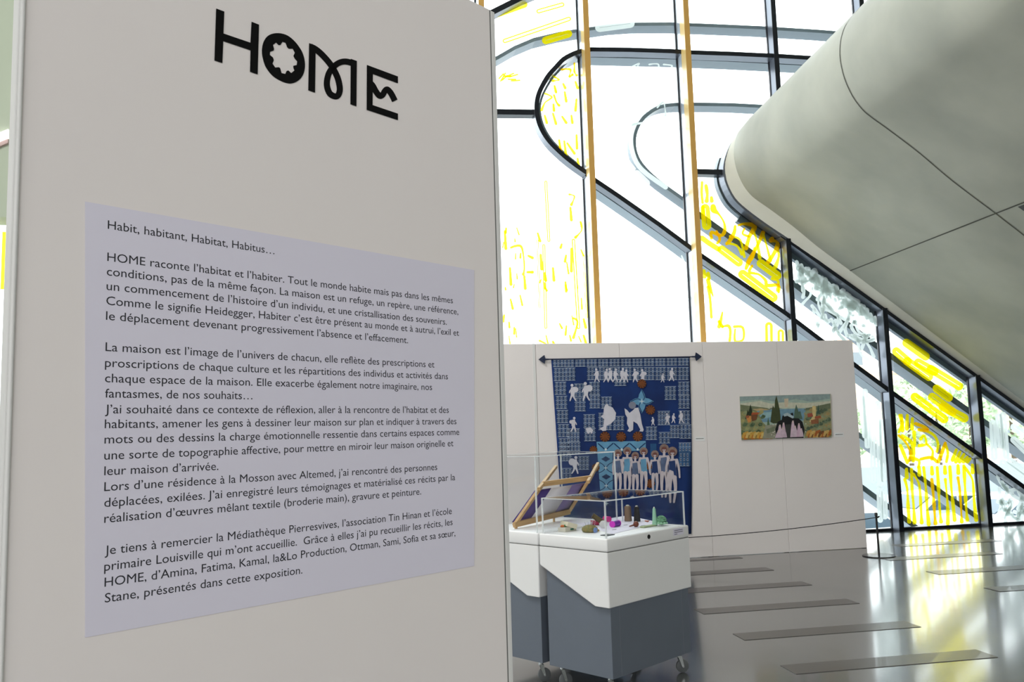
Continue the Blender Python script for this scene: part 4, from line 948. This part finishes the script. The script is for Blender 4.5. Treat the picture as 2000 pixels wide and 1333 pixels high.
for k in range(14):
    a = k * 2.4; rr = .004 + .0018 * k; o = p + Vector((rr * math.cos(a), rr * math.sin(a), .03)); b.tube([o, o + Vector((.008 * math.cos(a), .008 * math.sin(a), .03 + .006 * (k % 3)))], .0009, chrome, 5)
b.build('pin', t); t.children[-1]['kind'] = 'stuff'
p = at(1240, 1031); d = (AX * -.7 + BX * .2).normalized(); t = thing('darning_mushroom', tuple(p), 'brown wooden darning mushroom lying in front of the thread cones', 'tool')
wood = mat('dark turned wood', (116, 56, 40), .35, var=.1, scale=20)
b = MB(); b.lathe([(.004, -.016), (.014, -.012), (.019, -.002), (.017, .008), (.008, .014), (.004, .016)], p + Z * .0195 + AX * .012, d, wood, 18); b.build('head', t, smooth=True)
b = MB(); b.tube([p + Z * .016 + AX * .012 + d * .012, p + Z * .010 + AX * .012 + d * .05], [.006, .004], wood, 10); b.build('handle', t, smooth=True)
p = at(1265, 1021); b = MB()
for k in range(5):
    a = k * .62; o = p + Z * .006; b.tube([o, o + AX * .02 * math.cos(a) + BX * .02 * math.sin(a) + Z * .004], [.005, .002], mat('terracotta felt', (188, 106, 70), .8), 8)
tag(b.build('felt_flower', smooth=True), 'small terracotta felt flower near the mint cone', 'flower')
p = at(1264, 1030.5); b = MB(); b.box(p - AX * .05 - BX * .014 + Z * .001, AX * .13, BX * .035, Z * .009, mat('sage cloth', (176, 190, 150), .9, var=.1, scale=40), .003); o_ = b
tag(b.build('folded_cloth'), 'sage green folded cloth under the green yarn ball', 'cloth')
p = at(1292, 1027.5); t = thing('yarn_ball', tuple(p + Z * .010), 'mint green knitted yarn ball resting on the sage cloth', 'yarn'); rnd = random.Random(4)
yarn = mat('mint yarn', (122, 178, 140), .9, var=.2, scale=60); b = MB(); path = []
for k in range(260):
    a = k * .37; e = k * .061 + .4 * math.sin(k * .2); rr = .031; path.append(p + Z * .034 + Vector((rr * math.cos(a) * math.cos(e), rr * math.sin(a) * math.cos(e), rr * .85 * math.sin(e))))
b.tube(path, .0032, yarn, 5); b.lathe([(.004, .012), (.018, .017), (.024, .034), (.018, .05), (.004, .056)], p, Z, yarn, 14); b.build('yarn', t, smooth=True)
b = MB()
for k in range(10):
    a = k * .65; o = p + Vector((.03 * math.cos(a), .03 * math.sin(a), .0135)); b.lathe([(.003, -.003), (.010, 0), (.011, .005), (.005, .011)], o, Z, mat('mint frill', (150, 196, 164), .9), 8)
b.build('frill', t, smooth=True); t.children[-1]['kind'] = 'stuff'
for k, (x, y, lab) in enumerate(((1222, 1027, 'silver safety pin lying left of the darning mushroom'), (1256, 1028, 'silver safety pin lying right of the darning mushroom'), (1200, 1036, 'silver scissors-like wire loop lying before the purple spool'))):
    p = at(x, y) + Z * .002; pth = [p + AX * (.02 * math.cos(a)) + BX * (.006 * math.sin(a)) for a in [i * .42 for i in range(15)]]; b = MB(); b.tube(pth, .0012, chrome, 6); tag(b.build('wire_loop', smooth=True), lab, 'pin', 'loose pins in the near showcase')
p = at(1168, 1038); b = MB(); b.lathe([(.003, 0), (.008, .002), (.009, .006), (.005, .011)], p, Z, mat('gold metal', (196, 160, 80), .3, 1), 12); tag(b.build('gold_button', smooth=True), 'tiny gold button right of the pincushion', 'button')

# ------------------------------------------------------------------ text panel in the foreground
PA = .829; PU = Vector((math.cos(PA), math.sin(PA), 0)); PN = Vector((PU.y, -PU.x, 0))
PO = onz(966, 24, 2.5); PO.z = 0
def pan(x, y, off=0.): return onp(x, y, PO + PN * off, PN)
def pu(x, y): return (pan(x, y) - PO).dot(PU)
uL = pu(27, 640) - .017
uE = (onp(17, 268, PO - PN * .02, PN) - PO).dot(PU)
tp = thing('text_panel', tuple(PO + PU * (uL / 2)), 'tall white exhibition text panel filling the left foreground', 'panel')
def q(u, z, off): return PO + PU * u + Z * z + PN * off
b = MB(); b.box(q(uL + .016, 0, -.02), PU * (-uL - .031), PN * .02, Z * 2.5, white_wall); b.build('board', tp)
b = MB(); b.box(q(-.0148, 0, -.02), PU * .0148, PN * .0205, Z * 2.5, white_trim, .002); b.build('edge_trim', tp)
b = MB(); b.box(q(-.0185, 0, -.002), PU * .0038, PN * .0022, Z * 2.5, groove_m); b.build('edge_groove', tp)
b = MB(); b.box(q(uE, 0, -.02), PU * (uL + .016 - uE), PN * .021, Z * 2.5, white_trim, .002); b.build('edge_trim', tp)
b = MB(); b.tube([q(uL + .0145, 0, .0015), q(uL + .0145, 2.5, .0015)], .0035, white_trim, 10); b.build('bead', tp, smooth=True)
# text film
sh = [pan(166, 394, .0006), pan(926, 528, .0006), pan(926, 1106, .0006), pan(166, 1246, .0006)]
b = MB(); b.prism(sh, PN * .0006, paper_m); film = b.build('text_film', tp, label='pale bluish printed text film')
# title, each letter its own vinyl piece
LZ = lambda x, y, off=.0012: pan(390 + x / 4.762, y / 4.762, off)
def letter(loops, strokes):
    b = MB(); off = .0010
    for lp in loops: b.flat([[LZ(x, y, off) for x, y in l] for l in lp], ink)
    for pts, w in strokes:
        for qd in ribbon(catmull(pts, 8), w, cap=False): b.add([LZ(x, y, off) for x, y in qd], [[0, 1, 2, 3]], ink)
        off += .00005
    o = b.build('vinyl_letter', tp); m = o.modifiers.new('thickness', 'SOLIDIFY'); m.thickness = .0005; return o
letter([[[(153, 80), (228, 108), (220, 312), (472, 398), (482, 203), (551, 230), (538, 692), (468, 668), (473, 468), (218, 382), (210, 586), (137, 563)]]], [])
oo = catmull([(715, 308), (640, 330), (595, 390), (580, 470), (590, 550), (620, 630), (680, 705), (760, 755), (840, 777), (910, 755), (960, 700), (980, 620), (970, 530), (935, 450), (870, 370), (800, 322)], 4, True)
oi = [(712, 395), (735, 420), (752, 418), (770, 388), (800, 398), (815, 440), (830, 453), (866, 452), (886, 490), (873, 520), (885, 545), (908, 570), (903, 605), (872, 612), (872, 630), (882, 655), (852, 680), (825, 655), (810, 660), (797, 688), (762, 680), (748, 632), (735, 625), (703, 628), (678, 592), (690, 560), (682, 535), (653, 510), (655, 482), (688, 470), (692, 455), (682, 418)]
letter([[oo, oi]], [])
letter([[[(1018, 402), (1078, 425), (1072, 862), (1010, 840)]], [[(1405, 548), (1461, 568), (1457, 990), (1402, 970)]]],
       [([(1030, 432), (1085, 462), (1150, 520), (1226, 612), (1282, 720), (1304, 820), (1292, 880), (1262, 897), (1210, 868), (1184, 790), (1196, 700), (1232, 636), (1290, 588), (1355, 572), (1432, 590)], 56)])
letter([[[(1555, 605), (1843, 712), (1843, 775), (1610, 688), (1607, 978), (1843, 1058), (1843, 1118), (1553, 1022)]]], [([(1585, 768), (1612, 800), (1640, 850), (1672, 890), (1700, 885), (1722, 848), (1745, 832), (1780, 868), (1816, 938)], 54)])
# body text
LINES = [("Habit, habitant, Habitat, Habitus…", 210.5, 447, 536, 497), ("HOME raconte l'habitat et l'habiter. Tout le monde habite mais pas dans les mêmes", 209.5, 510, 884.5, 593), ("conditions, pas de la même façon. La maison est un refuge, un repère, une référence,", 208.5, 538, 895, 615), ("un commencement de l'histoire d'un individu, et une cristallisation des souvenirs.", 208, 566.5, 872.5, 635), ("Comme le signifie Heidegger, Habiter c'est être présent au monde et à autrui, l'exil et", 207.5, 595.5, 896.5, 656.5), ("le déplacement devenant progressivement l'absence et l'effacement.", 207, 625, 797, 671), ("La maison est l'image de l'univers de chacun, elle reflète des prescriptions et", 206, 686, 848.5, 718.5), ("proscriptions de chaque culture et les répartitions des individus et activités dans", 205, 717, 875, 741.5), ("chaque espace de la maison. Elle exacerbe également notre imaginaire, nos", 205, 747, 844, 762.5), ("fantasmes, de nos souhaits…", 205, 777, 493, 780.5), ("J'ai souhaité dans ce contexte de réflexion, aller à la rencontre de l'habitat et des", 205, 808, 876.5, 807), ("habitants, amener les gens à dessiner leur maison sur plan et indiquer à travers des", 204.5, 837, 891.5, 829), ("mots ou des dessins la charge émotionnelle ressentie dans certains espaces comme", 204, 867, 897, 850), ("une sorte de topographie affective, pour mettre en miroir leur maison originelle et", 203.5, 898.5, 885.5, 872), ("leur maison d'arrivée.", 203.5, 929, 426.5, 918.5), ("Lors d'une résidence à la Mosson avec Altemed, j'ai rencontré des personnes", 203.5, 960, 854, 918.5), ("déplacées, exilées. J'ai enregistré leurs témoignages et matérialisé ces récits par la", 203.5, 991, 889, 938.5), ("réalisation d'œuvres mêlant textile (broderie main), gravure et peinture.", 203.5, 1022, 822.5, 966.5), ("Je tiens à remercier la Médiathèque Pierresvives, l'association Tin Hinan et l'école", 204.5, 1084.5, 882.5, 1004.5), ("primaire Louisville qui m'ont accueillie.  Grâce à elles j'ai pu recueillir les récits, les", 203.5, 1116, 884, 1026), ("HOME, d'Amina, Fatima, Kamal, la&Lo Production, Ottman, Sami, Sofia et sa sœur,", 204, 1147, 889.5, 1047.5), ("Stane, présentés dans cette exposition.", 204.5, 1178, 590.5, 1121)]
dg = bpy.context.evaluated_depsgraph_get()
fc = bpy.data.curves.new('line', 'FONT'); fo = bpy.data.objects.new('line', fc); COL.objects.link(fo)
fc.resolution_u = 3; fc.offset = .0
paras = [(0, 1), (1, 6), (6, 10), (10, 15), (15, 18), (18, 22)]
# height of the type: measured on the panel from the line pitch
zs = [pan(l[1], l[2]).z for l in LINES]
pitch_ = (zs[10] - zs[14]) / 4
SIZE = pitch_ * .84
for a, c in paras:
    b = MB()
    for tx, x0, y0, x1, y1 in LINES[a:c]:
        fc.body = tx.replace("'", "\u2019"); bpy.context.view_layer.update(); dg.update()
        me = bpy.data.meshes.new_from_object(fo.evaluated_get(dg)); xs = [v.co.x for v in me.vertices]; wid = max(xs) - min(xs); mn = min(xs)
        A_, B_ = pan(x0, y0, .0014), pan(x1, y1, .0014); D = B_ - A_; ln = D.length; d = D / ln; up_ = (Z - d * Z.dot(d)).normalized(); sx = ln / wid
        b.add([A_ + d * ((v.co.x - mn) * sx) + up_ * (v.co.y * SIZE) for v in me.vertices], [list(p.vertices) for p in me.polygons], text_ink)
        bpy.data.meshes.remove(me)
    b.build('printed_paragraph', film)
bpy.data.objects.remove(fo); bpy.data.curves.remove(fc)

# ------------------------------------------------------------------ lamp on the far left concrete
g0 = fac(-70, 308, .52); g1 = fac(17, 272, .52)
b = MB(); lampm = bpy.data.materials.new('lit diffuser'); lampm.use_nodes = True; pb = lampm.node_tree.nodes['Principled BSDF']; pb.inputs['Emission Color'].default_value = (1, .96, .95, 1); pb.inputs['Emission Strength'].default_value = 2.2
lt = thing('linear_light', tuple((g0 + g1) / 2), 'white linear light on the pale green concrete at the far left edge', 'lamp')
zv = Z * .11
b.box(g0, g1 - g0, N * .03, zv, lampm); b.build('diffuser', lt)
b = MB(); b.box(g0 - Z * .05 - N * .02, g1 - g0, N * .04, Z * .05, mat('pink grey housing', (206, 178, 174), .6)); b.build('housing', lt)

# ------------------------------------------------------------------ outside
GZ = -2.0
asph = mat('pale grey asphalt', (176, 180, 182), .8, var=.06, scale=.5)
b = MB(); b.box((-60, 12.6, GZ - .2), (190, 0, 0), (0, 150, 0), (0, 0, .2), asph); struct(b.build('ground'))
kerb = mat('blue grey concrete', (158, 168, 174), .8)
def gpt(x, y, z=GZ): return onz(x, y, z)
def car(loc, ang, rgb, label):
    t = thing('car', tuple(loc), label, 'car', 'parked cars outside'); d = Vector((math.cos(ang), math.sin(ang), 0)); s = Vector((-d.y, d.x, 0)); loc = Vector(loc)
    pt = mat('car paint %d' % rgb[0], rgb, .25, .1, coat=.8, var=.01); gl = mat('car window', (70, 90, 104), .08, var=.02)
    L = 4.2; W = 1.7
    prof = [(-2.1, .35), (-2.12, .75), (-1.95, .95), (-1.5, 1.0), (-.9, 1.38), (-.3, 1.46), (.5, 1.43), (1.15, 1.02), (1.85, .88), (2.08, .68), (2.1, .35), (1.7, .28), (-1.7, .28)]
    b = MB(); P = [loc + d * x + Z * z - s * W / 2 for x, z in prof]; b.prism(P, s * W, pt); o = b.build('body', t); bv = o.modifiers.new('bevel', 'BEVEL'); bv.width = .07; bv.segments = 2; bv.limit_method = 'ANGLE'
    b = MB()
    for sg in (-1, 1):
        for pr in ([(-1.25, 1.02), (-.85, 1.32), (-.25, 1.38), (-.25, 1.02)], [(-.18, 1.02), (-.18, 1.38), (.45, 1.36), (.95, 1.02)]): b.prism([loc + d * x + Z * z + s * sg * (W / 2 - .005) for x, z in pr], s * sg * .012, gl)
    for x0, z0, x1, z1 in ((1.10, 1.06, .58, 1.39), (-1.42, 1.06, -.95, 1.36)):
        nn = Vector((0, 0, 0)); e = d * (x1 - x0) + Z * (z1 - z0); nrm_ = e.cross(s).normalized(); nrm_ = nrm_ if nrm_.z > 0 else -nrm_
        b.box(loc + d * x0 + Z * z0 - s * .68 + nrm_ * .0, e, s * 1.36, nrm_ * .02, gl)
    b.build('window', t)
    for x in (-1.3, 1.3):
        for sg in (-1, 1):
            b = MB(); c = loc + d * x + Z * .31 + s * sg * (W / 2 - .12); b.lathe([(.2, -.1), (.31, -.09), (.31, .09), (.2, .1)], c, s, rubber, 20); b.lathe([(.2, 0), (.19, .012), (.05, .02)], c + s * sg * .1, s * sg, chrome, 16); b.build('wheel', t, smooth=True)
car(gpt(1650, 1110), .25, (236, 238, 240), 'white parked car seen through the pane beside the barrier post')
car(gpt(1850, 1060), .2, (210, 216, 222), 'silver parked car seen behind the yellow printed drips')
car(gpt(2010, 1075), .15, (226, 230, 234), 'pale parked car seen through the white etched pane at the right edge')
# far kerb wall with rail
b = MB(); p = gpt(1500, 972); q0 = gpt(2250, 952); dv = q0 - p; b.box(p, dv, Vector((-dv.y, dv.x, 0)).normalized() * .4, Z * 1.3, kerb); tag(b.build('boundary_wall'), 'long pale boundary wall across the far side of the car park', 'wall')
rl = thing('guard_rail', tuple(p + Z * 1.3), 'white guard rail on top of the pale boundary wall outside', 'railing')
for h in (.18, .5): b = MB(); b.tube([p + Z * (1.3 + h), q0 + Z * (1.3 + h)], .04, white_trim, 8); b.build('rail', rl)
for k in range(12): b = MB(); o = p.lerp(q0, k / 11); b.tube([o + Z * 1.3, o + Z * 1.85], .04, white_trim, 8); b.build('baluster', rl)
leaf = mat('pale green leaves', (196, 212, 178), .8, var=.3, scale=2, rgb2=(150, 172, 138)); bark = mat('bark', (110, 96, 80), .9, var=.2)
def tree(x, depth, h, r, label, seed):
    rnd = random.Random(seed); d = ray(x, 830); d.z = 0; p = Vector((d.x, d.y, 0)) * (depth / d.y); p.z = GZ; t = thing('tree', tuple(p), label, 'tree', 'trees beyond the car park')
    b = MB(); b.tube([p, p + Z * h * .4, p + Z * h * .75], [.16, .12, .05], bark, 8); b.build('trunk', t, smooth=True)
    b = MB()
    for k in range(420):
        a = rnd.uniform(0, 6.28); e = rnd.uniform(-1, 1); rr = r * rnd.uniform(.55, 1.05); c = p + Z * h * .66 + Vector((rr * math.cos(a) * math.sqrt(1 - e * e), rr * math.sin(a) * math.sqrt(1 - e * e), e * h * .34))
        s_ = rnd.uniform(.18, .34); u_ = Vector((rnd.uniform(-1, 1), rnd.uniform(-1, 1), rnd.uniform(-1, 1))).normalized(); v_ = u_.orthogonal().normalized()
        b.add([c - u_ * s_, c + v_ * s_ * .5, c + u_ * s_, c - v_ * s_ * .5], [(0, 1, 2, 3)], leaf)
    b.build('foliage', t)
for i, (x, dp, h, r, lab) in enumerate(((1775, 52, 6.0, 1.7, 'leftmost round tree seen through the upper yellow-barred pane'), (1830, 57, 5.6, 1.8, 'middle round tree seen under the yellow printed bars'), (1895, 46, 5.4, 1.4, 'right round tree seen beside the third dark mullion'), (1975, 52, 5.8, 1.7, 'round tree seen through the etched pane at the right edge'), (1655, 52, 4.4, 1.6, 'round tree seen through the white tangled pane'))): tree(x, dp, h, r, lab, i)
def building(x0, x1, depth, h, rgb, label):
    d0_ = ray(x0, 830); d1_ = ray(x1, 830); a = Vector((d0_.x, d0_.y, 0)) * (depth / d0_.y); c = Vector((d1_.x, d1_.y, 0)) * (depth / d1_.y); a.z = c.z = GZ
    t = thing('apartment_building', tuple((a + c) / 2), label, 'building'); e = c - a; n = Vector((-e.y, e.x, 0)).normalized()
    b = MB(); b.box(a, e, n * 8, Z * h, mat('render %d' % rgb[1], rgb, .9, var=.03)); b.build('wall', t)
    b = MB(); b.box(a - e * .02 - n * .3 + Z * h, e * 1.04, n * 8.6, Z * .35, mat('roof edge', (226, 184, 150), .8)); b.build('roof', t)
    k = max(2, int(e.length / 3))
    for r in range(int(h / 3)):
        for i in range(k):
            b = MB(); b.box(a + e * ((i + .3) / k) - n * .03 + Z * (1 + r * 3), e * (.4 / k), n * .05, Z * 1.5, mat('building window', (120, 130, 136), .3)); b.build('window', t)
building(1590, 1712, 98, 12.6, (250, 226, 190), 'orange-tan apartment building seen through the white tangled pane')
building(1742, 1800, 82, 8.0, (240, 214, 186), 'low terracotta building behind the trees left of the yellow bars')
building(1925, 1985, 72, 5.4, (240, 206, 170), 'low orange building seen through the etched pane at the right edge')

for o in S.objects:
    if '_w' in o: del o['_w']
